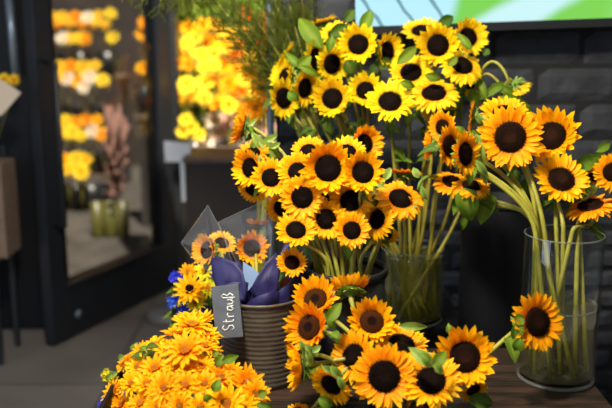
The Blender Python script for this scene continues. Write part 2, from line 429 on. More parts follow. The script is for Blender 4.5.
# ------------------------------------------------------------------ one sunflower
def bez(p0, p1, p2, p3, n):
    out = []
    for i in range(n+1):
        t = i/n; s = 1-t; out.append(p0*s**3 + p1*3*s*s*t + p2*3*s*t*t + p3*t**3)
    return out
NF = 0
def sunflower(c, R, n, kind, petal, disk, label, group, base, rim=None, stem_m='stem_green', leaves=2, stem_r=.0048, spin=None, name='sunflower', lead=.07, via=None):
    global NF; NF += 1
    rnd = random.Random(NF*13)
    base = Vector(base)
    root = empty(name, base, label, 'sunflower', group)
    n = n.normalized(); R = R/.97
    q = n.to_track_quat('Z', 'Y').to_matrix().to_4x4() @ Matrix.Rotation(rnd.uniform(0, 6.28) if spin is None else spin, 4, 'Z')
    dome = .16*R
    mt = Matrix.Translation(c - n*dome*.8 - base) @ q @ Matrix.Scale(R, 4)
    sd_ = NF % 4
    link('petals', getmesh('p', (kind, sd_), PCACHE[kind, sd_], petal, 'petals'), root, mtx=mt)
    link('flower_disk', getmesh('d', NF % 3, DISK[NF % 3], disk, 'flower_disk'), root, mtx=mt)
    link('calyx', getmesh('c', NF % 3, CAL[NF % 3], 'bract_green', 'calyx'), root, mtx=mt)
    p0 = c - n*(dome*.8 + .24*R)
    lead_ = max(lead, R*.9)
    tgt = Vector(rim) if rim is not None else base
    d2 = (tgt-base).normalized() if rim is not None else Vector((0, 0, 1))
    hgt = (p0-tgt).length
    p1 = p0 - n*lead_; p2 = tgt + d2*hgt*.45
    pts = bez(p0, p1, p2, tgt, 14)
    if via: pts = bez(p0, p0-n*.035, via[0]+(via[0]-via[1])*.5, via[0], 7) + bez(via[0], via[0]-(via[0]-via[1])*.5, via[1], via[1], 4)[1:] + bez(via[1], via[1]-(via[0]-via[1])*.6, p2, tgt, 5)[1:]
    if rim is not None: pts += [tgt.lerp(base, t) for t in (.25, .5, .75, 1)]
    rr = [stem_r*(1.25 if i < 2 else .9+.25*i/len(pts)) for i in range(len(pts))]
    q = MB(); q.tube([p-base for p in pts], rr, 7); stem_o = q.build('stem', stem_m, root)
    for k in range(leaves):
        i = rnd.choice((2, 3, 4, 5)) + k; p = pts[i]; a = rnd.uniform(0, 6.28)
        dv = Vector((math.cos(a), math.sin(a), rnd.uniform(-.9, .1))).normalized()
        if dv.y > .3: dv.y *= .3
        L_ = rnd.uniform(.05, .085) if i < 6 else .06
        me = leaf_mesh(L_, L_*.26, rnd.uniform(.3, 1.0), .3, rnd.randint(0, 99), 'leaf_green' if rnd.random() < .6 else 'leaf_dark', True)
        link('leaf', me, stem_o, mtx=Matrix.Translation(p-base) @ frame(dv, (rnd.uniform(-.3, .3), -.5, 1)))
    return root
def facing(c, fx, fy, kb=1):
    b = (CAM-c).normalized(); r = Vector((b.y, -b.x, 0)).normalized()*-1
    if r.x < 0: r = -r
    u = r.cross(b); u = -u if u.z < 0 else u
    return (b*kb + r*fx + u*fy).normalized()

BACK = {'b3': (-.1, 1, -.42), 't21': (.5, -1, -.35), 'r10': (-1, .1, -.1), 'c13': (-1, .25, .0), 'r11': (-1, 0, -.1), 'b7': (-1, -.1, .12), 'c20': (.1, 1, -.15), 't17': (-.3, 1, -.05), 'w4': (.1, 1, -.1), 't18': (-1, .6, -.1)}
def face_of(key, c, fx, fy):
    return facing(c, *BACK[key]) if key in BACK else facing(c, fx, fy)
VIA = {'b12': [P(497, 346, 1.99), P(468, 372, 2.0)]}
def bunch(rows, zc, cx, cy, z_base, z_rim, r_rim, petal, disk, group, tail, stem_m='stem_green', leaves=2, stem_r=.0048, mixdisk=None):
    out = {}
    for i, (key, px, py, dpx, fx, fy, dz, kind, lab) in enumerate(rows):
        z_ = zc+dz; c = P(px, py, z_); R = dpx/2*z_/FPX*(1.09 if petal == 'petal_lemon_lit' else 1.05)
        off = Vector((c.x-cx, c.y-cy, 0)); 
        k = min(1, .45*off.length/max(r_rim, 1e-3))*.82*r_rim/max(off.length, 1e-3)
        rim = Vector((cx, cy, z_rim)) + off*k + Vector((random.uniform(-.12, .12), random.uniform(-.12, .12), 0))*r_rim
        ba = i*2.39996; br_ = .86*r_rim*math.sqrt((i+.5)/len(rows))
        base = Vector((cx+br_*math.cos(ba), cy+br_*math.sin(ba), z_base))
        out[key] = sunflower(c, R, face_of(key, c, fx, fy), kind, petal, disk, lab+' '+tail, group, base, rim, stem_m, leaves, stem_r, via=VIA.get(key))
    return out

# ------------------------------------------------------------------ furniture under the vases
TZ = .70
TX0, TX1 = -.475, .735; TYB = 2.275; TYF = 1.55
tb = empty('wooden_table', ((TX0+TX1)/2, (TYB+TYF)/2, 0), 'dark brown wooden table under the buckets and the tall glass vase', 'table')
hw, hd = (TX1-TX0)/2, (TYB-TYF)/2
q = MB(); npl = 6
for i in range(npl):
    y0 = -hd+2*hd*i/npl; q.box((-hw, y0+.0015, TZ-.035), (hw, y0+2*hd/npl-.0015, TZ))
o = q.build('table_top', 'dark_wood', tb, False); bevel(o, .002)
for sx in (-1, 1):
    for sy in (-1, 1):
        q = MB(); q.box((sx*(hw-.04)-.03, sy*(hd-.04)-.03, 0), (sx*(hw-.04)+.03, sy*(hd-.04)+.03, TZ-.035)); bevel(q.build('leg', 'dark_wood', tb, False))
q = MB(); q.box((-hw+.07, -hd+.02, TZ-.11), (hw-.07, -hd+.045, TZ-.035)); q.box((-hw+.07, hd-.045, TZ-.11), (hw-.07, hd-.02, TZ-.035)); q.build('apron', 'dark_wood', tb, False)
# black plinth behind
pl0 = at_z(285, 325, TZ-.02); pl = empty('black_plinth', (.22, 2.64, 0), 'black box plinth behind the table carrying two glass vases', 'plinth')
q = MB(); q.box((-.32, -.15, 0), (.26, .24, TZ-.045)); bevel(q.build('plinth_body', 'black_matt', pl, False))
q = MB(); q.box((-.33, -.16, TZ-.045), (.27, .25, TZ-.015)); bevel(q.build('plinth_top', 'black_matt', pl, False))
PZ = TZ-.015

def glass_vase(name, cx, cy, z0, r, h, label, water_h, water_m='water', gm='glass', cat='vase', flare=1.0):
    root = empty(name, (cx, cy, z0), label, cat)
    th = .004
    prof = [(.001, 0), (r*.93, 0), (r*.985, .004), (r, .012), (r*flare, h-.003), (r*flare-.0015, h), (r*flare-th, h-.002), (r-th, .024), (r*.9, .018), (.001, .016)]
    q = MB(); q.lathe(prof, 56); q.build('glass_wall', gm, root)
    q = MB(); 
    ring = [Vector(((r*flare-.002)*math.cos(2*PI*k/48), (r*flare-.002)*math.sin(2*PI*k/48), h-.001)) for k in range(49)]
    q.tube(ring, .0016, 6, False); q.build('rim', 'rim_glass', root)
    ring = [Vector(((r-.004)*math.cos(2*PI*k/48), (r-.004)*math.sin(2*PI*k/48), .006)) for k in range(49)]
    q = MB(); q.tube(ring, .0045, 8, False); q.build('thick_base', 'rim_glass', root)
    rw = r-th-.0012
    q = MB(); q.lathe([(.001, .019), (rw, .019), (rw, .0195), (rw, water_h), (rw-.001, water_h), (.001, water_h)], 56); q.build('water', water_m, root)
    ring = [Vector(((rw-.001)*math.cos(2*PI*k/48), (rw-.001)*math.sin(2*PI*k/48), water_h)) for k in range(49)]
    q = MB(); q.tube(ring, .0022, 6, False); q.build('water_line', 'rim_glass', root)
    return root
rg = bpy.data.materials.new('rim_glass'); rg.use_nodes = True; b_ = rg.node_tree.nodes['Principled BSDF']
b_.inputs['Transmission Weight'].default_value = .9; b_.inputs['Roughness'].default_value = .03; b_.inputs['IOR'].default_value = 1.45; b_.inputs['Base Color'].default_value = (.9, .95, .92, 1); M['rim_glass'] = rg

# right tall vase
bR = at_z(555, 377, TZ); rR = 38.5/FPX*2.18
RV = glass_vase('glass_vase', bR.x, bR.y, TZ, rR, .385, 'tall clear glass cylinder vase of long stems at the right end of the table', .20)
# middle vase with murky green water on plinth
bM = at_z(411, 319, PZ); rM = 31/FPX*((bM-CAM).dot(FW))
MV = glass_vase('glass_vase', bM.x, bM.y, PZ, rM, .235, 'glass vase with murky green water behind the black bucket', .215, 'green_water')
# fern vase
FVc = Vector((at_y(310, 180, 2.76).x, 2.76)); FV = glass_vase('glass_vase', FVc.x, FVc.y, PZ, .062, .53, 'tall narrow blue glass vase holding feathery green fronds', .3, 'water', 'blue_glass')

# black bucket (centre)
BKc = P(347, 266, 2.2); bk = empty('flower_bucket', (BKc.x, BKc.y, TZ), 'black plastic flower bucket holding the central sunflower bunch', 'bucket')
hB = BKc.z-TZ; rB = .103
q = MB(); q.lathe([(.001, 0), (rB*.8, 0), (rB*.82, .006), (rB*.97, hB-.02), (rB*.97-.004, hB-.02), (rB*.79, .01), (.001, .01)], 48); q.build('bucket_body', 'black_plastic', bk)
q = MB(); q.lathe([(rB*.965, hB-.022), (rB*1.03, hB-.02), (rB*1.04, hB-.004), (rB*1.02, hB), (rB*.95, hB-.001), (rB*.945, hB-.022), (rB*.965, hB-.022)], 48); q.build('bucket_rim', 'black_plastic', bk)

# ribbed grey-brown pot with wrapped bouquets
bs = at_z(262, 376, TZ); rS = .109; bk2 = empty('ribbed_pot', (bs.x, bs.y, TZ), 'ribbed brown grey round pot holding bouquets wrapped in navy paper', 'pot')
hS = .230
prof = [(.001, 0), (rS*.90, 0)]
nr = 17
for i in range(nr):
    z0 = .008+(hS-.02)*i/nr; dzr = (hS-.02)/nr
    for k in range(4):
        t = k/4; prof.append((rS*(.92+.06*(i+t)/nr)+.0015*math.sin(PI*t), z0+dzr*t))
prof += [(rS*.985, hS-.011), (rS*1.02, hS-.008), (rS*1.025, hS-.002), (rS*1.0, hS), (rS*.96, hS-.003), (rS*.88, .012), (.001, .012)]
q = MB(); q.lathe(prof, 64, wob=lambda a, z: 1+.006*math.sin(3*a+z*30)); q.build('pot_body', 'ribbed_zinc', bk2)
# slate price tag on the pot, with chalk lettering
tl = P(220, 284, 2.08); 
tgc = Vector((bs.x-.078, bs.y-.108, TZ+.214)); th_ = .128; tw_ = .074
sg = empty('slate_tag', tgc, 'small slate tag with white chalk handwriting leaning on the ribbed pot', 'tag')
sg.rotation_euler = (math.radians(-14), math.radians(-11), math.radians(-18))
q = MB(); q.box((-tw_/2, 0, -th_/2), (tw_/2, .004, th_/2)); bevel(q.build('slate_plate', 'slate', sg, False), .0015)
# handwriting "Strauß" written bottom to top, and a second short line beneath it
GL = {'S': [[(.9,.85),(.5,1),(.1,.8),(.3,.55),(.8,.4),(.85,.12),(.4,0),(.0,.2)]], 't': [[(.45,.9),(.4,.1),(.7,0)],[(.1,.6),(.8,.65)]],
      'r': [[(.1,.5),(.2,0)],[(.15,.35),(.5,.55),(.8,.48)]], 'a': [[(.8,.5),(.3,.5),(.1,.2),(.4,0),(.75,.2),(.8,.5),(.9,0)]],
      'u': [[(.1,.5),(.15,.1),(.5,0),(.8,.2),(.85,.5),(.95,0)]], 'ß': [[(.1,-.15),(.15,.8),(.5,1),(.8,.75),(.45,.5),(.85,.25),(.5,0),(.3,.05)]],
      '7': [[(.1,.9),(.9,.9),(.4,0)]], ',': [[(.4,.1),(.25,-.2)]], '5': [[(.85,.95),(.25,.95),(.2,.5),(.7,.5),(.8,.2),(.4,0),(.1,.12)]], '0': [[(.5,1),(.1,.5),(.5,0),(.9,.5),(.5,1)]]}
q = MB()
def scribe(txt, x0, z0, adv, hh, ww):
    for i, ch in enumerate(txt):
        for st in GL[ch]:
            pts = [Vector((x0 - gy*hh + .06*(i*adv+gx*ww), -.0008, z0 + i*adv + gx*ww)) for gx, gy in st]
            q.tube(pts, .0016, 5)
scribe('Strauß', .016, -.046, .0155, .032, .0145)
q.build('chalk_writing', 'chalk', sg)

# tall black floor vase behind
fv = P(497, 250, 2.52); fx_ = empty('floor_vase', (fv.x, fv.y, 0), 'tall black cylinder floor vase between the brick wall and the glass vase', 'vase')
hF = P(497, 196, 2.52).z
q = MB(); q.lathe([(.001, 0), (.10, 0), (.105, .01), (.108, hF-.01), (.106, hF), (.098, hF-.002), (.096, .02), (.001, .02)], 48); q.build('vase_body', 'black_matt', fx_)
q = MB(); q.lathe([(.108, hF-.016), (.1115, hF-.012), (.1115, hF-.002), (.107, hF)], 48); q.build('vase_rim', 'black_matt', fx_)

# small blue glass vase for the low front bunch
LVx, LVy = P(392, 385, 2.0).x, 1.86
glass_vase('glass_vase', LVx, LVy, TZ, .062, .115, 'short blue glass vase hidden under the large front sunflowers', .07, 'water', 'blue_glass')

# ------------------------------------------------------------------ television
tvY = 2.90
tv = empty('television', (at_y(485, -60, tvY).x, tvY, at_y(485, 31, tvY).z), 'wide flat television on the brick wall showing blue sky and green', 'television')
tv.rotation_euler.y = math.radians(-2.0)
sxl = at_y(356, 20, tvY).x - tv.location.x; sxr = 1.02; zb = .028
def screen_mat():
    m = bpy.data.materials.new('screen_picture'); m.use_nodes = True; nt = m.node_tree; nt.nodes.clear(); N = nt.nodes.new; L = nt.links.new
    out = N('ShaderNodeOutputMaterial'); em = N('ShaderNodeEmission'); em.inputs[1].default_value = 1.05
    tc = N('ShaderNodeTexCoord'); sp = N('ShaderNodeSeparateXYZ'); 
    nz = N('ShaderNodeTexNoise'); nz.inputs['Scale'].default_value = 3.0; L(tc.outputs['Object'], nz.inputs['Vector'])
    L(tc.outputs['Object'], sp.inputs[0])
    def mth(op, a, b=None):
        n = N('ShaderNodeMath'); n.operation = op
        for i, v in enumerate((a, b)):
            if v is None: continue
            if isinstance(v, (int, float)): n.inputs[i].default_value = v
            else: L(v, n.inputs[i])
        return n.outputs[0]
    X, Z = sp.outputs[0], sp.outputs[2]
    nn = mth('MULTIPLY', mth('SUBTRACT', nz.outputs['Fac'], .5), .10)
    def band(expr, a, b):
        r = N('ShaderNodeMapRange'); r.inputs[1].default_value = a; r.inputs[2].default_value = b; r.clamp = True; r.interpolation_type = 'SMOOTHSTEP'; L(expr, r.inputs[0]); return r.outputs[0]
    def mix(f, a, b):
        n = N('ShaderNodeMix'); n.data_type = 'RGBA'; L(f, n.inputs[0])
        for i, v in ((6, a), (7, b)):
            if isinstance(v, tuple): n.inputs[i].default_value = (*v, 1)
            else: L(v, n.inputs[i])
        return n.outputs[2]
    sky = (.50, .86, .98)
    # thin dark branches over the sky
    wv = N('ShaderNodeTexWave'); wv.inputs['Scale'].default_value = 3.2; wv.inputs['Distortion'].default_value = 5; wv.inputs['Detail'].default_value = 3
    mp = N('ShaderNodeMapping'); mp.inputs['Rotation'].default_value = (0, .5, 0); L(tc.outputs['Object'], mp.inputs[0]); L(mp.outputs[0], wv.inputs['Vector'])
    br = band(wv.outputs['Fac'], .10, .0)
    c = mix(br, sky, (.18, .36, .42))
    e1 = mth('ADD', mth('ADD', X, mth('MULTIPLY', Z, -.4)), nn)
    c = mix(band(e1, -.155, -.10), c, (.22, .66, .10))
    # pale diagonal stripe rising to the right
    e2 = mth('ADD', mth('SUBTRACT', mth('MULTIPLY', X, .5), Z), nn)
    s1 = mth('MULTIPLY', band(e2, -.075, -.03), band(e2, .10, .045))
    c = mix(s1, c, (.60, .90, .93))
    c = mix(band(e1, .38, .44), c, (.26, .70, .14))
    L(c, em.inputs[0]); L(em.outputs[0], out.inputs[0]); M['screen_picture'] = m
screen_mat()
q = MB(); q.box((sxl-.012, 0, 0), (sxr+.012, .035, .62)); bevel(q.build('housing', 'black_plastic', tv, False))
q = MB(); q.box((sxl, -.001, zb), (sxr, .0, .608)); q.build('screen', 'screen_picture', tv, False)
q = MB()
q.box((sxl-.012, -.006, 0), (sxr+.012, 0, zb)); q.box((sxl-.012, -.006, .608), (sxr+.012, 0, .62)); q.box((sxl-.012, -.006, zb), (sxl, 0, .608)); q.box((sxr, -.006, zb), (sxr+.012, 0, .608))
q.build('bezel', 'black_plastic', tv, False)
q = MB(); q.box((-.2, .035, .2), (.2, WY-tvY+.01, .4)); q.build('wall_bracket', 'black_metal', tv, False)

# ------------------------------------------------------------------ UPPER BUNCH (middle glass vase): lemon yellow, lit tone in the petal colour
UG = 'lemon yellow sunflowers in the upper bunch'
T = [
 ('t1', 358, 44, 43, -.1, .25, -.10, 'c', 'round lemon sunflower second from left along the top of'),
 ('t2', 388, 51, 38, .95, .1, -.06, 'c', 'narrow sideways lemon sunflower just right of the topmost leaf in'),
 ('t3', 411, 71, 43, .0, .75, -.10, 'f', 'upturned lemon sunflower in the middle below the centre bloom of'),
 ('t4', 438, 45, 45, .0, .1, -.13, 'c', 'front facing lemon sunflower right of centre under the screen in'),
 ('t5', 469, 37, 40, .6, .3, -.03, 'c', 'lemon sunflower at the top right corner of'),
 ('t6', 463, 64, 42, .45, .9, -.14, 'r', 'tilted lemon sunflower at the right edge of'),
 ('t7', 434, 91, 48, .0, 1.25, -.16, 'r', 'flat upturned lemon sunflower lowest on the right of'),
 ('t8', 390, 100, 47, .0, .7, -.18, 'f', 'large lemon sunflower lowest in the centre of'),
 ('t9', 365, 90, 38, -.2, .3, -.10, 'c', 'lemon sunflower tucked left of the lowest centre bloom of'),
 ('t10', 421, 29, 38, -.1, 1.6, .05, 'f', 'half hidden lemon sunflower with only top petals showing, under the screen in'),
 ('t11', 332, 98, 43, -.15, .2, -.14, 'c', 'broad lemon sunflower at the lower left of'),
 ('t12', 333, 64, 40, .8, -.1, -.12, 'f', 'lemon sunflower with oval disk left of centre in'),
 ('t13', 317, 59, 43, 1.9, .1, -.08, 'f', 'side turned lemon sunflower with thin dark disk in'),
 ('t14', 306, 88, 38, 1.2, -.2, -.12, 'f', 'small lemon sunflower with narrow disk over the left side of'),
 ('t15', 285, 98, 41, .9, .0, -.05, 'f', 'leftmost lemon sunflower hanging low on the left of'),
 ('t16', 336, 32, 34, -.4, 1.4, .04, 'f', 'half hidden lemon sunflower behind the top left bloom of'),
 ('t17', 320, 21, 34, -.6, 2.2, .12, 'f', 'lemon sunflower behind the big pointed leaf at top left of'),
 ('t18', 285, 55, 30, -2.0, .8, .05, 'f', 'lemon sunflower seen edge on at upper left of'),
 ('t19', 284, 75, 34, -1.2, .6, .02, 'c', 'lemon sunflower peeping out behind leaves on the left of'),
 ('t20', 437, 113, 36, -.2, -1.6, -.02, 'f', 'shaded lemon sunflower facing down below the lowest right bloom of'),
 ('t21', 515, 88, 34, .8, -2.6, -.08, 'c', 'drooping green backed sunflower hanging right of'),
 ('t22', 470, 86, 26, .2, -1.5, -.02, 'c', 'small half closed sunflower between green leaves right of'),
]
TF = bunch(T, 2.60, bM.x, bM.y, PZ+.022, PZ+.235, rM-.006, 'petal_lemon_lit', 'disk_black', UG, 'the upper bunch', 'stem_olive', 4, .0052)
def lf(F, key, a, b, W, za, zb=None, **kw):
    leaf_between(F[key], P(*a, za), P(*b, zb or za), W, **kw)
lf(TF, 't17', (322, 48), (293, 11), .026, 2.50)
lf(TF, 't12', (302, 68), (281, 49), .012, 2.45)
lf(TF, 't13', (298, 68), (314, 53), .017, 2.44, heart=True)
lf(TF, 't14', (300, 66), (324, 78), .011, 2.42)
lf(TF, 't1', (361, 34), (374, 3), .020, 2.58)
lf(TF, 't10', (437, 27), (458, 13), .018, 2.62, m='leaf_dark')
lf(TF, 't3', (397, 64), (422, 42), .017, 2.46)
lf(TF, 't5', (472, 50), (455, 30), .012, 2.44)
lf(TF, 't6', (448, 66), (460, 54), .012, 2.42)
lf(TF, 't5', (484, 56), (489, 46), .012, 2.56, m='leaf_dark')
lf(TF, 't12', (332, 36), (328, 54), .014, 2.42)
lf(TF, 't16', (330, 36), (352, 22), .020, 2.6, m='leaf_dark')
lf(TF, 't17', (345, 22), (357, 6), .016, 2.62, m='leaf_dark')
lf(TF, 't15', (288, 92), (300, 102), .016, 2.44)
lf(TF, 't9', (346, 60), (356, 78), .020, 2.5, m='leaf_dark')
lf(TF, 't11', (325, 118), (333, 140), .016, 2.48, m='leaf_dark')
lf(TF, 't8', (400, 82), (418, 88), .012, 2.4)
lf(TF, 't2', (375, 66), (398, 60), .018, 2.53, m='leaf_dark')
lf(TF, 't7', (425, 75), (445, 80), .013, 2.42)
for a, b in (((500, 96), (530, 104)), ((492, 84), (520, 96)), ((478, 78), (488, 104)), ((505, 82), (478, 100))):
    lf(TF, 't21', a, b, .013, 2.5, 2.47)
lf(TF, 't22', (470, 90), (480, 108), .016, 2.5)
lf(TF, 't22', (466, 84), (452, 100), .014, 2.5, m='leaf_dark')
# bare curved stems at right of the upper bunch
q = MB(); q.tube([p-TF['t21'].location for p in bez(P(510, 84, 2.5), P(500, 56, 2.5), P(484, 48, 2.52), P(474, 96, 2.56), 12)], .0045, 7); q.build('side_stem', 'stem_green', TF['t21'])
q = MB(); q.tube([p-TF['t21'].location for p in bez(P(506, 92, 2.5), P(488, 66, 2.5), P(478, 66, 2.52), P(480, 104, 2.56), 12)], .004, 7); q.build('side_stem', 'stem_green', TF['t21'])

# ------------------------------------------------------------------ CENTRAL BUNCH (black bucket): golden
CG = 'golden sunflowers in the central bunch'
C = [
 ('c1', 328, 168, 57, .0, .1, -.16, 'c', 'largest front facing golden sunflower in the middle of'),
 ('c2', 363, 172, 47, .05, .15, -.19, 'c', 'golden sunflower just right of the largest one in'),
 ('c3', 351, 200, 46, .0, .35, -.13, 'f', 'golden sunflower below and right of the largest one in'),
 ('c4', 302, 197, 46, -.05, .0, -.15, 'f', 'golden sunflower below and left of the largest one in'),
 ('c5', 296, 229, 42, .1, .6, -.17, 'f', 'golden sunflower hanging lowest on the left of'),
 ('c6', 326, 219, 42, .0, .0, -.14, 'f', 'golden sunflower low in the centre of'),
 ('c7', 352, 230, 38, .1, .2, -.18, 'f', 'golden sunflower low and right, above the bucket rim, of'),
 ('c8', 401, 197, 48, .35, .8, -.12, 'r', 'upturned golden sunflower furthest right in'),
 ('c9', 376, 219, 40, -.9, .2, -.12, 'r', 'golden sunflower turned left below the rightmost bloom of'),
 ('c10', 271, 177, 40, -.1, .25, -.12, 'f', 'golden sunflower with a stray petal over its disk on the left of'),
 ('c11', 298, 171, 42, .0, .4, -.13, 'f', 'golden sunflower directly left of the largest one in'),
 ('c12', 249, 168, 43, -.9, .0, -.08, 'c', 'leftmost round golden sunflower in'),
 ('c13', 241, 126, 44, -3.6, .4, .04, 'c', 'high stray golden sunflower seen edge on at upper left of'),
 ('c14', 252, 152, 34, -.2, 1.2, -.02, 'f', 'small golden sunflower behind the leftmost bloom of'),
 ('c15', 252, 191, 30, -.5, -.9, -.01, 'f', 'small golden sunflower tucked under the left side of'),
 ('c16', 281, 209, 34, -.4, -.4, -.01, 'f', 'half hidden golden sunflower under the left centre of'),
 ('c17', 308, 150, 36, -.2, .8, -.07, 'f', 'half hidden golden sunflower behind the top left of the largest one in'),
 ('c18', 347, 150, 38, .1, 1.0, -.12, 'f', 'upward facing golden sunflower at the crown of'),
 ('c19', 365, 144, 42, .7, .1, -.03, 'c', 'topmost golden sunflower turned right in'),
 ('c20', 405, 172, 36, .3, 2.4, .0, 'f', 'golden sunflower with green bracts behind the rightmost bloom of'),
 ('c21', 322, 200, 34, .0, .2, .02, 'f', 'hidden golden sunflower behind the centre gap of'),
 ('c22', 385, 238, 30, .6, -1.5, .02, 'f', 'small shaded golden sunflower low on the right of'),
]
CF = bunch(C, 2.28, BKc.x, BKc.y, TZ+.015, BKc.z, rB*.9, 'petal_gold', 'disk_black', CG, 'the central bunch', 'stem_green', 1, .0052)
lf(CF, 'c13', (248, 124), (262, 148), .009, 2.3)
for a, b, W in (((252, 132), (268, 158), .012), ((258, 140), (284, 160), .013), ((262, 142), (280, 134), .010), ((270, 148), (282, 142), .008), ((247, 126), (258, 118), .007), ((256, 138), (250, 152), .009), ((266, 152), (278, 168), .012)):
    lf(CF, 'c13', a, b, W, 2.27, m='bract_green')
lf(CF, 'c20', (385, 186), (372, 178), .012, 2.2, m='bract_green')
lf(CF, 'c20', (384, 180), (392, 165), .011, 2.2, m='bract_green')
lf(CF, 'c8', (421, 186), (428, 203), .008, 2.17, m='bract_green')
lf(CF, 'c8', (419, 178), (412, 166), .010, 2.2, m='bract_green')
lf(CF, 'c3', (372, 196), (376, 208), .010, 2.2)
lf(CF, 'c9', (372, 238), (366, 248), .008, 2.2)
q = MB(); q.tube([p-CF['c8'].location for p in bez(P(418, 190, 2.2), P(420, 172, 2.2), P(436, 176, 2.24), P(446, 178, 2.3), 8)], .0045, 7); q.build('side_stem', 'bract_green', CF['c8'])

# ------------------------------------------------------------------ RIGHT BUNCH (tall glass vase): orange gold
RG = 'orange gold sunflowers in the right glass vase'
Rr = [
 ('r1', 510, 137, 65, -.1, .0, -.12, 'f', 'largest full faced sunflower of'),
 ('r2', 505, 112, 50, .1, 1.2, .02, 'f', 'half hidden sunflower behind the top of the largest bloom in'),
 ('r3', 551, 135, 62, -.2, .3, -.02, 'c', 'large sunflower against the brick wall, right of the largest in'),
 ('r4', 562, 178, 56, .3, .6, -.10, 'f', 'tilted sunflower in the centre right of'),
 ('r5', 590, 203, 50, -.55, 2.2, -.08, 'r', 'nearly edge on sunflower with thin disk low on the right of'),
 ('r6', 613, 172, 40, .2, .2, -.05, 'f', 'cut off sunflower at the far right edge of'),
 ('r7', 451, 146, 44, 1.5, .1, -.10, 'f', 'side turned sunflower, second from the left edge of'),
 ('r8', 467, 154, 48, 1.6, .1, -.16, 'f', 'side turned sunflower just left of the largest bloom in'),
 ('r9', 442, 128, 36, -.8, -.2, .05, 'f', 'shaded sunflower at upper left of'),
 ('r10', 471, 116, 32, -3.5, .2, -.02, 'f', 'upright edge on sunflower with green back at the top left of'),
 ('r11', 430, 146, 32, -4, .1, .0, 'c', 'leftmost edge on sunflower of'),
 ('r12', 452, 180, 38, .3, 1.3, .0, 'r', 'low left sunflower over the hanging leaves of'),
 ('r13', 472, 184, 38, .2, 1.5, -.05, 'r', 'low sunflower with thin disk beside the hanging leaves of'),
 ('r14', 594, 177, 24, .5, .8, .02, 'c', 'small half open sunflower among green leaves of'),
]
RF = bunch(Rr, 2.24, bR.x, bR.y, TZ+.022, TZ+.385, rR-.008, 'petal_orange', 'disk_brown', RG, 'the right vase bunch', 'stem_green', 2, .0056)
lf(RF, 'r13', (464, 188), (473, 227), .030, 2.18, heart=True)
lf(RF, 'r13', (490, 192), (479, 229), .024, 2.2, heart=True)
lf(RF, 'r12', (466, 212), (462, 233), .010, 2.26)
lf(RF, 'r4', (572, 172), (606, 150), .020, 2.22)
lf(RF, 'r6', (596, 152), (615, 140), .012, 2.2)
lf(RF, 'r6', (590, 160), (614, 158), .018, 2.24)
lf(RF, 'r14', (578, 196), (592, 176), .016, 2.18)
lf(RF, 'r14', (580, 190), (566, 222), .014, 2.22, m='leaf_dark')
lf(RF, 'r4', (534, 178), (520, 196), .020, 2.26, m='leaf_dark')
lf(RF, 'r1', (515, 168), (514, 196), .018, 2.28, m='leaf_dark')
lf(RF, 'r1', (482, 165), (487, 188), .010, 2.16, m='bract_green')
lf(RF, 'r8', (478, 140), (484, 172), .012, 2.12, m='bract_green')
lf(RF, 'r8', (476, 160), (490, 180), .010, 2.10, m='bract_green')
lf(RF, 'r8', (476, 134), (480, 150), .010, 2.12, m='bract_green')
lf(RF, 'r7', (458, 126), (466, 138), .010, 2.2)
lf(RF, 'r11', (433, 140), (436, 158), .007, 2.22, m='bract_green')
lf(RF, 'r10', (476, 112), (484, 128), .009, 2.2, m='bract_green')
lf(RF, 'r3', (520, 112), (530, 104), .014, 2.28)
lf(RF, 'r5', (574, 190), (588, 196), .012, 2.14, m='bract_green')
lf(RF, 'r5', (570, 196), (580, 186), .012, 2.14, m='bract_green')
lf(RF, 'r5', (586, 188), (600, 192), .012, 2.16, m='bract_green')
lf(RF, 'r2', (520, 104), (534, 116), .014, 2.28)

# ------------------------------------------------------------------ LOW FRONT BUNCH: large deep gold heads
BG = 'large sunflowers in the low front bunch'
Bb = [
 ('b1', 315, 298, 50, -.2, .5, .10, 'c', 'upper left sunflower standing behind another bloom in'),
 ('b2', 308, 327, 54, -.6, .15, -.02, 'c', 'left sunflower with brown disk above the edge on one in'),
 ('b3', 350, 287, 46, .1, 3.6, .10, 'c', 'topmost sunflower seen from behind with green calyx in'),
 ('b4', 372, 321, 52, .1, .3, .02, 'c', 'brown disked sunflower at the upper centre of'),
 ('b5', 384, 376, 66, -.1, .05, -.12, 'f', 'large dark disked sunflower at the bottom centre of'),
 ('b6', 352, 356, 54, -.7, .2, -.04, 'f', 'sunflower with oval dark disk left of the bottom centre one in'),
 ('b7', 297, 366, 54, -3.4, -.3, -.03, 'c', 'leftmost edge on sunflower facing away to the left in'),
 ('b8', 330, 386, 46, -.8, -.9, -.08, 'f', 'sunflower hanging face down at the bottom left of'),
 ('b9', 402, 342, 54, .2, 1.1, .02, 'f', 'upturned half hidden sunflower above the green leaves in'),
 ('b10', 431, 379, 62, .05, .55, -.13, 'f', 'sunflower with green leaves over its top edge at the bottom of'),
 ('b11', 465, 357, 66, .05, .05, -.08, 'c', 'large full faced sunflower at the right of'),
 ('b12', 539, 322, 60, .75, .1, .02, 'f', 'separate sunflower leaning right in front of the glass vase from'),
 ('b13', 474, 391, 30, .9, -1.2, .0, 'f', 'small half hidden sunflower at the bottom right of'),
 ('b14', 296, 410, 26, -.4, 1.8, .0, 'f', 'small bloom just showing at the bottom left edge of'),
 ('b15', 420, 405, 40, .0, 1.2, -.02, 'f', 'half hidden bloom beneath the lowest blooms of'),
]
BF = bunch(Bb, 1.98, LVx, LVy, TZ+.02, TZ+.115, .055, 'petal_orange', 'disk_brown', BG, 'the low front bunch', 'stem_green', 1, .0055)
for o_ in ('b1', 'b2', 'b4'):
    for ch in BF[o_].children:
        if ch.name.startswith('flower_disk'): ch.data = getmesh('d', 2, DISK[2], 'disk_ring', 'flower_disk')
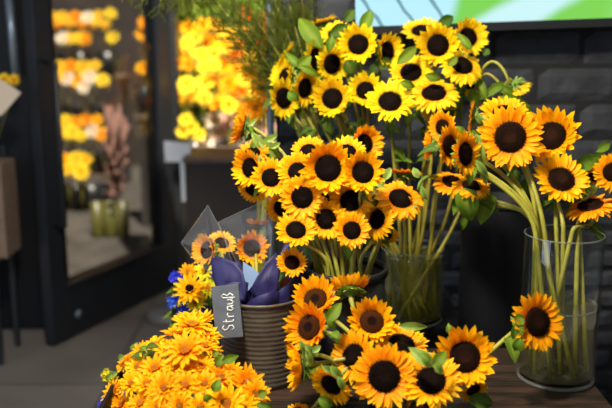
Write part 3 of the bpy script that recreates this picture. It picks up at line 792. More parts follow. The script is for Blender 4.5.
for o_ in ('b5', 'b6', 'b8', 'b9', 'b10', 'b12', 'b11'):
    for ch in BF[o_].children:
        if ch.name.startswith('flower_disk'): ch.data = getmesh('d', 1, DISK[1], 'disk_black' if o_ not in ('b11', 'b12') else 'disk_brown', 'flower_disk')
lf(BF, 'b2', (327, 322), (343, 300), .014, 1.93)
lf(BF, 'b4', (328, 318), (336, 332), .010, 1.95)
lf(BF, 'b10', (434, 366), (407, 346), .015, 1.80, m='bract_green')
lf(BF, 'b10', (434, 366), (448, 349), .014, 1.80)
lf(BF, 'b10', (434, 364), (446, 376), .009, 1.79, m='bract_green')
lf(BF, 'b10', (430, 362), (420, 352), .008, 1.79)
lf(BF, 'b9', (398, 326), (434, 327), .010, 1.98, m='bract_green')
lf(BF, 'b9', (388, 342), (392, 352), .008, 1.9)
lf(BF, 'b11', (450, 334), (448, 322), .008, 1.96)
lf(BF, 'b12', (524, 318), (513, 322), .014, 1.98)
lf(BF, 'b12', (521, 322), (512, 345), .014, 1.98)
lf(BF, 'b12', (520, 338), (516, 356), .014, 1.97)
lf(BF, 'b12', (522, 330), (510, 316), .010, 2.0)
lf(BF, 'b13', (468, 398), (500, 405), .018, 1.9, m='leaf_dark')
lf(BF, 'b6', (346, 372), (356, 388), .016, 1.95)
lf(BF, 'b8', (318, 398), (336, 408), .013, 1.9)
lf(BF, 'b8', (326, 374), (318, 392), .012, 1.92)
for a, b, W in (((305, 344), (316, 356), .008), ((306, 350), (314, 368), .008), ((300, 340), (306, 356), .007), ((312, 352), (322, 345), .008)):
    lf(BF, 'b7', a, b, W, 1.9, m='bract_green')
for a, b, W in (((330, 366), (345, 382), .010), ((322, 366), (336, 374), .008), ((338, 376), (346, 394), .008)):
    lf(BF, 'b8', a, b, W, 1.86, m='bract_green')
q = MB(); q.tube([p-BF['b7'].location for p in bez(P(308, 356, 1.94), P(320, 353, 1.94), P(330, 356, 1.95), P(345, 372, 1.97), 8)], .0055, 8); q.build('side_stem', 'stem_green', BF['b7'])

# ------------------------------------------------------------------ LOW LEFT HEAP of small golden blooms in a black crate
SG = 'small golden blooms heaped at lower left'
small = []
def small_petals(seed):
    rnd = random.Random(seed); mb = MB()
    for ring, (nn, el, ln) in enumerate(((15, .15, .66), (13, .5, .58), (9, .95, .36))):
        for k in range(nn):
            blade(mb, ln*rnd.uniform(.85, 1.12), rnd.uniform(.10, .13), .32-.08*ring, 2*PI*(k+.5*ring)/nn+rnd.uniform(-.1, .1), el+rnd.uniform(-.2, .2), rnd.uniform(-.6, .2), curl=rnd.uniform(.1, .4), seg=5, twist=rnd.uniform(-.4, .4), tip=.55)
    return mb
SP = [small_petals(i) for i in range(4)]
SD = disk_mb(9, .27, .12)
def small_bloom(c, R, n, label, group, base, petal='petal_golden_small', disk='disk_tan', name='sunflower', parts=True, leaves=0, idx=0):
    root = empty(name, base, label, 'sunflower', group)
    n = n.normalized()
    mt = Matrix.Translation(c-Vector(base)) @ n.to_track_quat('Z', 'Y').to_matrix().to_4x4() @ Matrix.Rotation(random.uniform(0, 6), 4, 'Z') @ Matrix.Scale(R, 4)
    link('petals', getmesh('sp', idx % 4, SP[idx % 4], petal, 'petals'), root, mtx=mt)
    link('flower_disk', getmesh('sd', 0, SD, disk, 'flower_disk'), root, mtx=mt)
    p0 = c-n*R*.15; q = MB(); q.tube([p-Vector(base) for p in bez(p0, p0-n*.04, Vector(base)+Vector((0, 0, .05)), Vector(base), 8)], .003, 6); stem_o = q.build('stem', 'stem_green', root)
    for k in range(leaves):
        a = random.uniform(0, 6.28); dv = Vector((math.cos(a), math.sin(a)*.5, .5)); L_ = random.uniform(.03, .05)
        link('leaf', leaf_mesh(L_, L_*.3, .6, .3, idx, 'leaf_green'), stem_o, mtx=Matrix.Translation(c-n*.02-Vector(base)) @ frame(dv, (0, -.4, 1)))
    return root
crx0, crx1, cry0, cry1 = -.455, -.150, 1.60, 1.93
cr = empty('black_crate', ((crx0+crx1)/2, (cry0+cry1)/2, TZ), 'low black crate under the heap of small golden blooms', 'crate')
hx, hy = (crx1-crx0)/2, (cry1-cry0)/2
q = MB()
for (a, b) in (((-hx, -hy, 0), (hx, hy, .008)), ((-hx, -hy, 0), (hx, -hy+.008, .075)), ((-hx, hy-.008, 0), (hx, hy, .075)), ((-hx, -hy, 0), (-hx+.008, hy, .075)), ((hx-.008, -hy, 0), (hx, hy, .075))): q.box(a, b)
q.build('crate_body', 'black_matt', cr, False)
rows = [  # (name of row, [(px, py, zc, diam)])
 ('top', [(178, 333, 2.06, 30), (193, 325, 2.05, 34), (206, 335, 2.04, 30), (186, 318, 2.10, 26), (201, 320, 2.10, 26)]),
 ('second', [(155, 345, 2.06, 26), (168, 350, 2.02, 28), (184, 350, 1.96, 38), (204, 346, 2.00, 30), (211, 350, 2.04, 24)]),
 ('third', [(141, 352, 2.02, 22), (126, 363, 2.04, 22), (139, 367, 1.98, 26), (156, 368, 1.95, 30), (174, 367, 1.94, 26), (195, 369, 1.96, 26), (203, 366, 1.96, 28)]),
 ('fourth', [(113, 391, 1.98, 28), (131, 383, 1.95, 26), (146, 384, 1.92, 28), (165, 388, 1.88, 34), (186, 385, 1.88, 32), (204, 384, 1.88, 30), (220, 377, 1.94, 32), (246, 383, 1.92, 38), (233, 372, 1.98, 26)]),
 ('bottom', [(122, 404, 1.95, 24), (140, 403, 1.9, 28), (158, 408, 1.86, 28), (180, 406, 1.84, 32), (200, 408, 1.84, 30), (226, 404, 1.84, 40), (255, 394, 1.9, 28), (243, 408, 1.86, 30)]),
]
ordn = ['first', 'second', 'third', 'fourth', 'fifth', 'sixth', 'seventh', 'eighth', 'ninth', 'tenth', 'eleventh', 'twelfth', 'thirteenth', 'fourteenth', 'fifteenth', 'sixteenth', 'seventeenth', 'eighteenth', 'nineteenth', 'twentieth']
cc = P(188, 440, 1.98); i = 0
for rn, lst in rows:
    lst = sorted(lst)
    for j, (px, py, zc, dd) in enumerate(lst):
        c = P(px+random.uniform(-1, 1), py, zc)
        n = (c-cc).normalized()*1.0 + (CAM-c).normalized()*.8 + Vector((random.uniform(-.3, .3), random.uniform(-.3, .3), random.uniform(-.1, .3)))
        bx_ = min(max(c.x*.6+(crx0+crx1)/2*.4, crx0+.02), crx1-.02); by_ = min(max(c.y*.5+(cry0+cry1)/2*.5, cry0+.02), cry1-.02)
        small_bloom(c, dd/2*zc/FPX*random.uniform(1.08, 1.32), n, f'small golden bloom, {ordn[j]} from left in the {rn} row of the lower left heap', SG, (bx_, by_, TZ+.01), leaves=1 if j % 2 else 0, idx=i); i += 1
heapleaf = [o for o in COL.objects if o.get('group') == SG]
for a, b, W, z_ in (((222, 362), (240, 355), .011, 1.95), ((213, 356), (219, 350), .008, 1.96), ((216, 366), (224, 354), .010, 1.95), ((258, 396), (268, 391), .011, 1.88), ((214, 392), (220, 378), .012, 1.82), ((205, 394), (210, 404), .010, 1.82), ((168, 362), (160, 352), .010, 1.98), ((256, 404), (276, 409), .008, 1.86), ((150, 372), (158, 362), .014, 1.96), ((118, 372), (106, 377), .007, 2.0), ((124, 356), (116, 359), .008, 2.03), ((132, 352), (138, 342), .010, 2.04), ((112, 374), (104, 380), .006, 2.0)):
    pa = P(*a, z_); own = min(heapleaf, key=lambda o: (o.location-pa).length)
    leaf_between(own, pa, P(*b, z_), W, m='leaf_green' if z_ < 1.97 else 'bract_green')
# green filler beneath the blooms and blue statice
def sprig(name, c, base, n, R, m, label, group, cat='flower', seed=0, br=.0025):
    rnd = random.Random(seed); root = empty(name, base, label, cat, group); q = MB()
    for k in range(n):
        a = rnd.uniform(0, 6.28); e = rnd.uniform(-.3, 1.4); rr = R*rnd.uniform(.3, 1)
        p = c-Vector(base) + Vector((math.cos(a)*math.cos(e), math.sin(a)*math.cos(e), math.sin(e)))*rr
        d = Vector((rnd.uniform(-1, 1), rnd.uniform(-1, 1), rnd.uniform(-.2, 1))).normalized(); mt = Matrix.Translation(p) @ frame(d, (0, -1, .3))
        sub = MB()
        for j in range(5): blade(sub, br*3.2, br*1.1, br*.3, 2*PI*j/5, .5, 0, seg=2)
        q.add([mt @ Vector(v) for v in sub.v], sub.f, sub.t)
    q.build('blossoms', m, root)
    s = MB(); s.tube([c-Vector(base), Vector((0, 0, 0))], .002, 5)
    for k in range(6):
        a = rnd.uniform(0, 6.28); s.tube([(c-Vector(base))*.75, c-Vector(base)+Vector((math.cos(a), math.sin(a), .5))*R*.7], .0012, 4)
    s.build('stem', 'stem_green', root)
    return root
for k, (px, py, z_, lab) in enumerate(((105, 404, 2.0, 'blue statice sprig at the lower left tip of the small bloom heap'), (122, 399, 2.0, 'blue statice sprig just inside the lower left of the small bloom heap'), (108, 378, 2.02, 'thin yellow green filler sprig left of the small bloom heap'))):
    c = P(px, py, z_); sprig('statice_sprig' if k < 2 else 'filler_sprig', c, (max(c.x*.97, crx0+.02), 1.88, TZ+.01), 30, .018, 'statice_blue' if k < 2 else 'petal_lime', lab, 'filler sprigs in the heap', seed=k)
for k in range(9):
    px, py = ((150, 360), (165, 377), (196, 358), (212, 388), (232, 390), (132, 395), (176, 396), (146, 345), (222, 398))[k]
    c = P(px, py+4, 1.99); root = empty('foliage_sprig', (min(max(c.x*.9, crx0+.02), crx1-.02), 1.86, TZ+.01), f'green leafy sprig, {ordn[k]} of those showing between the small golden blooms', 'foliage', 'leafy sprigs in the heap')
    q = MB(); q.tube([c-root.location, (0, 0, 0)], .002, 5); q.build('stem', 'stem_green', root)
    for j in range(7):
        a = j*2.4; dv = Vector((math.cos(a), math.sin(a), .5)); L_ = random.uniform(.03, .05)
        link('leaf', leaf_mesh(L_, L_*.33, .7, .3, j, 'leaf_green' if j % 2 else 'leaf_dark'), root, mtx=Matrix.Translation(c-root.location-Vector((0, 0, .006*j))) @ frame(dv, (0, -.3, 1)))

# ------------------------------------------------------------------ WRAPPED BOUQUETS in the ribbed pot
WG = 'wrapped sunflowers in the ribbed pot'
wl = [
 ('w1', 252, 248, 39, 0, .15, 2.26, 'c', 'sunflower framed by clear film above the slate tag, middle of the wrapped bouquets'),
 ('w2', 206, 250, 38, -1.0, .1, 2.30, 'c', 'leftmost sunflower inside clear film beside the navy paper'),
 ('w3', 292, 262, 33, .1, .4, 2.13, 'f', 'sunflower rising from navy paper under the central bunch'),
 ('w4', 258, 224, 28, .1, 2.2, 2.36, 'c', 'sunflower petals peeping above the film wrapped middle bloom'),
 ('w5', 222, 242, 32, .3, 1.0, 2.40, 'f', 'sunflower partly hidden behind the leftmost film wrapped bloom'),
]
WF = {}
for key, px, py, dd, fx2, fy2, z_, kd, lab in wl:
    c = P(px, py, z_); base = Vector((bs.x+(c.x-bs.x)*.35, bs.y+.0+random.uniform(-.03, .03), TZ+.016)); rim = Vector((bs.x+(c.x-bs.x)*.6, bs.y+.02, TZ+hS))
    WF[key] = sunflower(c, dd/2*z_/FPX, face_of(key, c, fx2, fy2), kd, 'petal_gold', 'disk_brown', lab, WG, base, rim, 'stem_green', 1)
def wrap(label, cx, cy, top, rot, spread, film_pts, lean, navy=True, film=True):
    """paper cone: pleated sheet from the pot up to a ragged flared edge, an outer film sheet standing higher"""
    root = empty('wrapped_bouquet', (cx, cy, TZ+.016), label, 'bouquet', 'wrapped bouquets in the ribbed pot')
    def sheet(z0, z1, r0, r1, a0, a1, pts, amp, seed, th=.0012):
        rnd = random.Random(seed); n, mrow = 36, 8; vs = []
        ph = [rnd.uniform(0, 6) for _ in range(4)]
        for j in range(mrow+1):
            t = j/mrow
            for i in range(n+1):
                a = a0+(a1-a0)*i/n; edge = pts(i/n)
                zz = z0+(z1*edge-z0)*t; r = r0+(r1-r0)*t**1.1 + amp*t*(math.sin(a*3+ph[0])+.4*math.sin(a*7+ph[1]+t*2))
                vs.append((r*math.cos(a)+lean[0]*t, r*math.sin(a)+lean[1]*t, zz))
        fs = [(j*(n+1)+i, j*(n+1)+i+1, (j+1)*(n+1)+i+1, (j+1)*(n+1)+i) for j in range(mrow) for i in range(n)]
        q = MB(); q.add(vs, fs); return q
    if navy:
        o = sheet(0, top, .030, spread, rot, rot+5.4, lambda u: .86+.24*abs(math.sin(u*PI*1.5+rot)), .003, int(rot*100)).build('navy_paper', 'navy_paper', root)
        so = o.modifiers.new('solid', 'SOLIDIFY'); so.thickness = .001
    if film and False:
        sheet(.05, top+film_pts[0], .026, spread*1.35, rot+.5, rot+5.9, lambda u: .78+.30*(1-abs(((u*3) % 1)*2-1)), .006, 5+int(rot*10)).build('clear_film', 'cellophane', root)
    return root
wrap('film and navy paper wrapping around the leftmost wrapped sunflower', bs.x-.045, bs.y+.025, .225, 2.2, .050, (.07,), (-.03, .0))
wrap('film and navy paper wrapping around the middle wrapped sunflower', bs.x-.004, bs.y-.028, .215, .7, .050, (.10,), (.006, 0))
wrap('plain navy paper wrapping around the right wrapped sunflower', bs.x+.042, bs.y+.03, .23, -.5, .050, (.07,), (.03, 0), film=False)
# pointed film corners standing up behind the two left bouquets
def film_sheet(parent, pix, z_, push):
    pts = [P(x, y, z_+d) for x, y, d in pix]; c = sum(pts, Vector())/len(pts) + Vector((0, push, 0))
    n = len(pts); q = MB(); vs = [p-parent.location for p in pts]+[c-parent.location]
    mid = [(vs[i]+vs[-1])/2+Vector((0, push*.35*(-1)**i, 0)) for i in range(n)]
    q.add(vs+mid, [(i, (i+1) % n, n+1+(i+1) % n, n+1+i) for i in range(n)]+[(n+1+i, n+1+(i+1) % n, n) for i in range(n)])
    f_ = q.build('clear_film', 'cellophane', parent, False)
    e = MB(); e.tube([vs[i % n] for i in range(n+1)], .0007, 5); e.build('film_edge_highlight', 'rim_glass', f_)  # thin tube added round the film for whitish edge highlights
def paper(parent, pix, z_, bulge=.03):
    '''a curved stiff sheet: the outline in the scene, bulged towards its middle'''
    o2 = [P(x, y, z_+d)-parent.location for x, y, d in pix]; n = len(o2); c = sum(o2, Vector())/n + Vector((0, -bulge, 0))
    q = MB(); vs = []; fs = []; K = 5
    for j in range(K):
        t = j/K
        for p in o2: vs.append(p.lerp(c, t) + Vector((0, -bulge*math.sin(t*PI)*.25, 0)))
    vs.append(c)
    vs = [v+Vector((0, noise.noise(v*38)*.012, noise.noise(v*30+Vector((5, 0, 0)))*.003)) for v in vs]
    for j in range(K-1):
        for i in range(n): fs.append((j*n+i, j*n+(i+1) % n, (j+1)*n+(i+1) % n, (j+1)*n+i))
    fs += [((K-1)*n+i, (K-1)*n+(i+1) % n, K*n) for i in range(n)]
    q.add(vs, fs); o = q.build('navy_paper', 'navy_paper', parent); m_ = o.modifiers.new('solid', 'SOLIDIFY'); m_.thickness = .0012
W_ = [o for o in COL.objects if o.name.startswith('wrapped_bouquet')]
film_sheet(W_[0], [(181, 243, 0), (208, 205, .0), (222, 232, -.03), (232, 262, .0), (214, 276, 0), (196, 262, 0)], 2.24, -.02)
film_sheet(W_[1], [(218, 222, .05), (240, 212, .03), (262, 202, .0), (272, 230, -.02), (270, 262, .0), (240, 268, .02), (228, 246, 0)], 2.24, -.02)
paper(W_[0], [(211, 258, .03), (222, 257, .02), (234, 262, 0), (243, 272, -.02), (247, 288, -.02), (246, 302, -.02), (232, 303, -.02), (220, 298, 0), (213, 278, .02)], 2.16, .008)
paper(W_[0], [(226, 262, .03), (240, 262, .03), (246, 280, .03), (244, 302, .03), (230, 300, .03)], 2.2, .01)
paper(W_[1], [(250, 290, 0), (257, 276, 0), (266, 262, .01), (276, 252, .02), (280, 268, .01), (278, 290, 0), (272, 303, 0), (256, 303, 0)], 2.15, .006)
paper(W_[2], [(272, 285, 0), (276, 262, .02), (284, 246, .04), (291, 238, .06), (302, 252, .06), (314, 272, .04), (312, 292, .02), (296, 303, 0), (276, 303, 0)], 2.2, .01)
# pale blue inner paper of the middle bouquet
q = MB(); pts = [P(x, y, 2.165)-W_[1].location for x, y in ((243, 262), (252, 268), (262, 276), (254, 284), (247, 292), (243, 280))]
q.add(pts + [p+Vector((0, .004, 0)) for p in pts], [(0, 1, 2, 3, 4, 5), (11, 10, 9, 8, 7, 6)]+[(i, (i+1) % 6, 6+(i+1) % 6, 6+i) for i in range(6)])
mat('pale_blue_paper', (.22, .32, .55), .5); o = q.build('inner_paper', 'pale_blue_paper', W_[1], False); o['label'] = 'pale blue inner paper'
# small terracotta coloured sticker
q = MB(); cst = P(286, 284, 2.17)-W_[2].location; q.lathe([(.001, 0), (.016, 0), (.016, .002), (.001, .002)], 20)
o = q.build('sticker', 'terracotta', W_[2], False); o.matrix_local = Matrix.Translation(cst) @ Matrix.Rotation(PI/2, 4, 'X')

# ------------------------------------------------------------------ small posy with blue statice behind the heap
PG = 'posy blooms behind the heap'
pz = at_z(192, 352, TZ); px0 = P(193, 300, 2.52)
st = empty('grey_stool', (px0.x, px0.y+.03, 0), 'dark stool behind the table carrying the small posy', 'stool')
q = MB(); q.lathe([(.001, .60), (.12, .60), (.125, .605), (.125, .625), (.001, .63)], 32); q.build('seat', 'black_matt', st)
for k in range(4):
    a = PI/4+k*PI/2; q = MB(); q.tube([(.09*math.cos(a), .09*math.sin(a), .605), (.13*math.cos(a), .13*math.sin(a), 0)], .011, 8); q.build('leg', 'black_matt', st)
pot = empty('black_pot', (px0.x, px0.y+.03, .628), 'small black pot holding the posy with blue statice', 'pot')
q = MB(); q.lathe([(.001, 0), (.05, 0), (.065, .13), (.062, .13), (.047, .005), (.001, .005)], 32); q.build('pot_body', 'black_plastic', pot)
q = MB(); q.lathe([(.064, .118), (.069, .12), (.069, .13), (.063, .132)], 32); q.build('pot_rim', 'black_plastic', pot)
pb = Vector((px0.x, px0.y+.03, .64))
for k, (px, py, dd, z_, m, dm, lab) in enumerate((
  (190, 289, 34, 2.44, 'petal_orange', 'disk_black', 'orange sunflower with dark disk at the front of the small posy'),
  (204, 271, 22, 2.50, 'petal_lime', 'disk_tan', 'lime yellow bloom at the top of the small posy'),
  (208, 288, 24, 2.48, 'petal_lime', 'disk_tan', 'lime yellow bloom right of the dark disked one in the small posy'),
  (188, 272, 20, 2.53, 'petal_orange', 'disk_tan', 'small orange bloom at the top left of the small posy'),
  (196, 303, 22, 2.46, 'petal_lime', 'disk_tan', 'lime yellow bloom low in the small posy'),
  (178, 300, 16, 2.50, 'petal_lime', 'disk_tan', 'tiny lime bloom at the lower left of the small posy'))):
    c = P(px, py, z_); small_bloom(c, dd/2*z_/FPX*1.1, facing(c, -.2, .5), lab, PG, pb+Vector((random.uniform(-.02, .02), random.uniform(-.02, .02), 0)), m, dm, leaves=2, idx=k)
for k, (px, py) in enumerate(((176, 279), (175, 303), (190, 311), (203, 312), (184, 312), (215, 276))):
    c = P(px, py, 2.50)
    sprig('statice_sprig', c, pb+Vector((random.uniform(-.02, .02), random.uniform(-.02, .02), 0)), 40, .02, 'statice_blue', ['blue statice sprig at the upper left of the small posy', 'blue statice sprig at the left edge of the small posy', 'blue statice sprig low in the centre of the small posy', 'blue statice sprig at the lower right of the small posy', 'blue statice sprig at the lower left underside of the small posy', 'blue statice sprig between the small posy and the slate tag'][k], 'blue statice in the small posy', seed=20+k, br=.0035)
for k, (px, py) in enumerate(((183, 283), (198, 296), (180, 308), (208, 300))):
    c = P(px, py, 2.54); root = empty('foliage_sprig', pb, f'green leafy sprig in the small posy, {ordn[(0, 2, 1, 3)[k]]} of four from the top down', 'foliage', 'leafy sprigs in the small posy')
    q = MB(); q.tube([c-root.location, (0, 0, 0)], .002, 5); q.build('stem', 'stem_green', root)
    for j in range(8):
        a = j*2.4; dv = Vector((math.cos(a), math.sin(a), .4)); L_ = random.uniform(.04, .06)
        link('leaf', leaf_mesh(L_, L_*.33, .7, .3, j, 'leaf_green'), root, mtx=Matrix.Translation(c-root.location-Vector((0, 0, .008*j))) @ frame(dv, (0, -.3, 1)))

# round grey base on the floor by the door
rb = at_z(172, 318, 0); rd = empty('floor_stand', (rb.x, rb.y, 0), 'round grey metal stand base on the floor at the foot of the open door', 'stand')
q = MB(); q.lathe([(.001, 0), (.14, 0), (.145, .01), (.14, .045), (.125, .055), (.001, .06)], 40); q.build('base', 'grey_metal', rd)
q = MB(); q.tube([(0, 0, .055), (0, 0, .075)], .03, 16); q.build('hub', 'grey_metal', rd)

# white folded paper hung on the jamb
wp0 = P(165, 142, 4.30)
wpE = empty('paper_sign', (P(178, 202, 4.55).x, 4.62, P(186, 202, 4.55).z), 'blank white paper strip folded over on the black jamb', 'paper')
def pq(name, pts, m, parent, Y, th=.004):
    ps = [at_y(x, y, Y)-parent.location for x, y in pts]; n = len(ps); q = MB()
    q.add(ps+[p+Vector((0, th, 0)) for p in ps], [tuple(range(n-1, -1, -1)), tuple(range(n, 2*n))]+[(i, (i+1) % n, n+(i+1) % n, n+i) for i in range(n)])
    return q.build(name, m, parent, False)
pq('strip', [(180, 160), (191, 161), (192, 200), (182, 202)], 'white_paper', wpE, 4.66)
pq('fold', [(164, 141), (190, 143), (191, 162), (165, 162)], 'white_paper', wpE, 4.64)

# ------------------------------------------------------------------ left edge: rack, cardboard box, cream paper
rkY = 3.95
rk = empty('metal_rack', (at_y(-5, 345, rkY).x, rkY, 0), 'black metal rack at the left edge of the shop', 'rack')
zr = at_y(0, 252, rkY).z
for sx, sy in ((-.22, -.12), (.07, -.12), (-.22, .12), (.07, .12)):
    q = MB(); q.box((sx-.012, sy-.012, 0), (sx+.012, sy+.012, zr+.5)); q.build('post', 'black_metal', rk, False)
q = MB(); q.box((-.24, -.14, zr-.03), (.09, .14, zr-.005)); q.build('shelf', 'black_metal', rk, False)
bx2 = empty('cardboard_box', (rk.location.x+.03, rkY, zr-.005), 'brown cardboard box standing on the black metal rack', 'box')
hb = at_y(0, 160, rkY).z-zr
q = MB(); q.box((-.10, -.1, 0), (.10, .1, hb)); bevel(q.build('box_body', 'cardboard', bx2, False))
q = MB(); q.box((-.10, -.1, 0), (.10, -.102, hb*.9), Matrix.Translation((0, 0, hb)) @ Matrix.Rotation(.5, 4, 'X') @ Matrix.Scale(.4, 4)); q.build('flap', 'cardboard', bx2, False)
ppE = empty('cream_card', (at_y(3, 112, 3.83).x, 3.83, at_y(3, 112, 3.83).z), 'cream card leaning at the far left above the cardboard box', 'card')
pq('card_sheet', [(-18, 70), (8, 84), (21, 93), (2, 115), (-20, 118)], 'cream_paper', ppE, 3.85)
q = MB(); q.tube([(-.01, .03, 0), (bx2.location.x-ppE.location.x, rkY-ppE.location.y-.03, zr-.005+hb-ppE.location.z)], .006, 8); q.build('card_holder', 'black_metal', ppE)
for k, (px, py) in enumerate(((4, 79), (14, 80))):
    c = at_y(px, py, 4.0); small_bloom(c, .035, Vector((0, -1, .6)), ('yellow bloom at the left picture edge above the cream card' if k == 0 else 'yellow bloom right above the tip of the cream card'), 'blooms above the cream card', Vector((bx2.location.x-.03+.05*k, rkY+.03, zr-.005+hb)), 'petal_sunlit', 'disk_tan', idx=k)

# ------------------------------------------------------------------ fern fronds
def frond(pts, seed, label, base, group='feathery fronds by the door', dens=34, ln=.09, m='fern_green'):
    rnd = random.Random(seed); root = empty('fern_frond', base, label, 'frond', group)
    b = Vector(base); q = MB(); P_ = bez(*[Vector(p) for p in pts], 20)
    q.tube([p-b for p in P_], [.003-.0022*i/20 for i in range(21)], 5); q.build('stem', 'stem_green', root)
    q = MB()
    for k in range(dens):
        t = rnd.uniform(.25, 1); i = min(19, int(t*20)); p = P_[i].lerp(P_[i+1], t*20-i) - b; d = (P_[i+1]-P_[i]).normalized()
        a = rnd.uniform(0, 6.28); o1 = d.orthogonal().normalized(); o2 = d.cross(o1); sd = o1*math.cos(a)+o2*math.sin(a)
        L1 = ln*(1.1-.6*t)*rnd.uniform(.6, 1.2); e = p + (d*.8+sd*.7).normalized()*L1
        q.tube([p, p.lerp(e, .5)+sd*.004, e], [.0013, .0012, .0006], 3, False)
        for j in range(8):
            u = .2+.8*j/8; pp = p.lerp(e, u); v = (d*.8+sd*.4+Vector((rnd.uniform(-1, 1), rnd.uniform(-1, 1), rnd.uniform(-.6, .8)))).normalized()*L1*.33
            q.tube([pp, pp+v], [.0012, .0006], 3, False)
    o = q.build('needles', m, root)
    return root
fb = Vector((FVc.x, FVc.y, PZ+.03)); neck = Vector((FVc.x, FVc.y, PZ+.5))
ends = [(236, 8, 2.75), (250, -14, 2.8), (262, -22, 2.85), (222, 28, 2.78), (272, -6, 2.8), (214, 2, 2.85), (284, -16, 2.8), (245, 32, 2.7), (226, -18, 2.9), (300, -22, 2.9), (204, -12, 2.8), (312, -10, 2.95), (236, 56, 2.75), (258, 22, 2.7), (290, 12, 2.85), (304, 8, 2.9), (276, 18, 2.8)]
sides = ['leaning far left over the sunlit flowers', 'upright beside the steel strip']
for k, (px, py, z_) in enumerate(ends):
    rank = sorted(ends).index(ends[k]); e = P(px, py, z_); jit = Vector((random.uniform(-.03, .03), random.uniform(-.03, .03), 0))
    nk = neck+jit
    f_ = frond([nk-Vector((0, 0, .0)), nk+Vector((0, 0, .14)), nk.lerp(e, .6)+Vector((0, 0, .05)), e], k, f'feathery green frond, {ordn[rank]} from left of those fanning up behind the upper bunch', fb+jit*.5, dens=50, ln=.12)
    q = MB(); q.tube([nk-f_.location, Vector((0, 0, 0))], .003, 6); q.build('lower_stem', 'stem_green', f_)
# fronds hanging into the frame at top left, from a hanging pot above
hp = P(185, -75, 3.0); hpt = empty('hanging_pot', hp, 'hanging pot above the doorway', 'pot')
q = MB(); q.lathe([(.001, -.12), (.06, -.12), (.085, 0), (.08, 0), (.055, -.115), (.001, -.115)], 24); q.build('pot_body', 'grey_metal', hpt)
q = MB(); q.tube([(0, 0, -.11), (0, 0, 2.9-hp.z)], .003, 5); q.build('wire', 'black_metal', hpt)
tl_ends = [(122, 2), (140, 9), (158, 14), (172, 12), (184, 17), (196, 20), (148, -4), (206, 12), (178, 4), (192, 6), (165, 2), (212, 24)]
for k, (px, py) in enumerate(tl_ends):
    e = P(px, py, 2.9+.03*(k % 4)); s_ = hp+Vector((random.uniform(-.05, .05), random.uniform(-.05, .05), -.01))
    frond([s_, s_+Vector((0, 0, .1)), s_.lerp(e, .7)+Vector((0, 0, .10)), e], 60+k, f'yellow green spray, {ordn[sorted(tl_ends).index((px, py))]} from left of those trailing from above', s_, 'trailing sprays at the top left', dens=46, ln=.085)
# orange blooms behind the fronds
for k, (px, py, dd, lab) in enumerate(((258, 35, 26, 'blurred orange bloom seen between the fronds, above the others'), (266, 20, 20, 'small blurred orange bloom highest between the fronds'), (270, 62, 30, 'golden orange bloom just left of the upper bunch'), (262, 88, 26, 'orange bloom low behind the fronds, left of the leftmost lemon one'), (250, 70, 24, 'orange bloom furthest left behind the fronds'), (246, 14, 18, 'faint orange bloom at the top behind the fronds'), (275, 40, 24, 'orange bloom against the pale steel strip behind the fronds'), (256, 108, 26, 'orange bloom lowest behind the fronds, above the stray sunflower'), (268, 78, 24, 'golden bloom touching the left flank of the upper bunch'))):
    c = P(px, py, 3.02); base = Vector((at_y(262, 100, 3.15).x, 3.15, .0))
    small_bloom(c, dd/2*3.3/FPX, facing(c, -.3, .2), lab, 'orange blooms behind the fronds', base+Vector((random.uniform(-.05, .05), random.uniform(-.05, .05), .31)), 'petal_deep_orange' if k in (0, 1, 5) else 'petal_orange', 'disk_tan', idx=k, leaves=2)
tbk = empty('floor_bucket', (at_y(262, 100, 3.15).x, 3.15, 0), 'tall grey floor bucket holding the orange blooms behind the fronds', 'bucket')
q = MB(); q.lathe([(.001, .3), (.10, .3), (.12, .62), (.116, .62), (.097, .305), (.001, .305)], 32); q.build('bucket_body', 'grey_metal', tbk)
q = MB(); q.lathe([(.001, 0), (.13, 0), (.13, .3), (.001, .3)], 32); q.build('bucket_base', 'black_matt', tbk)

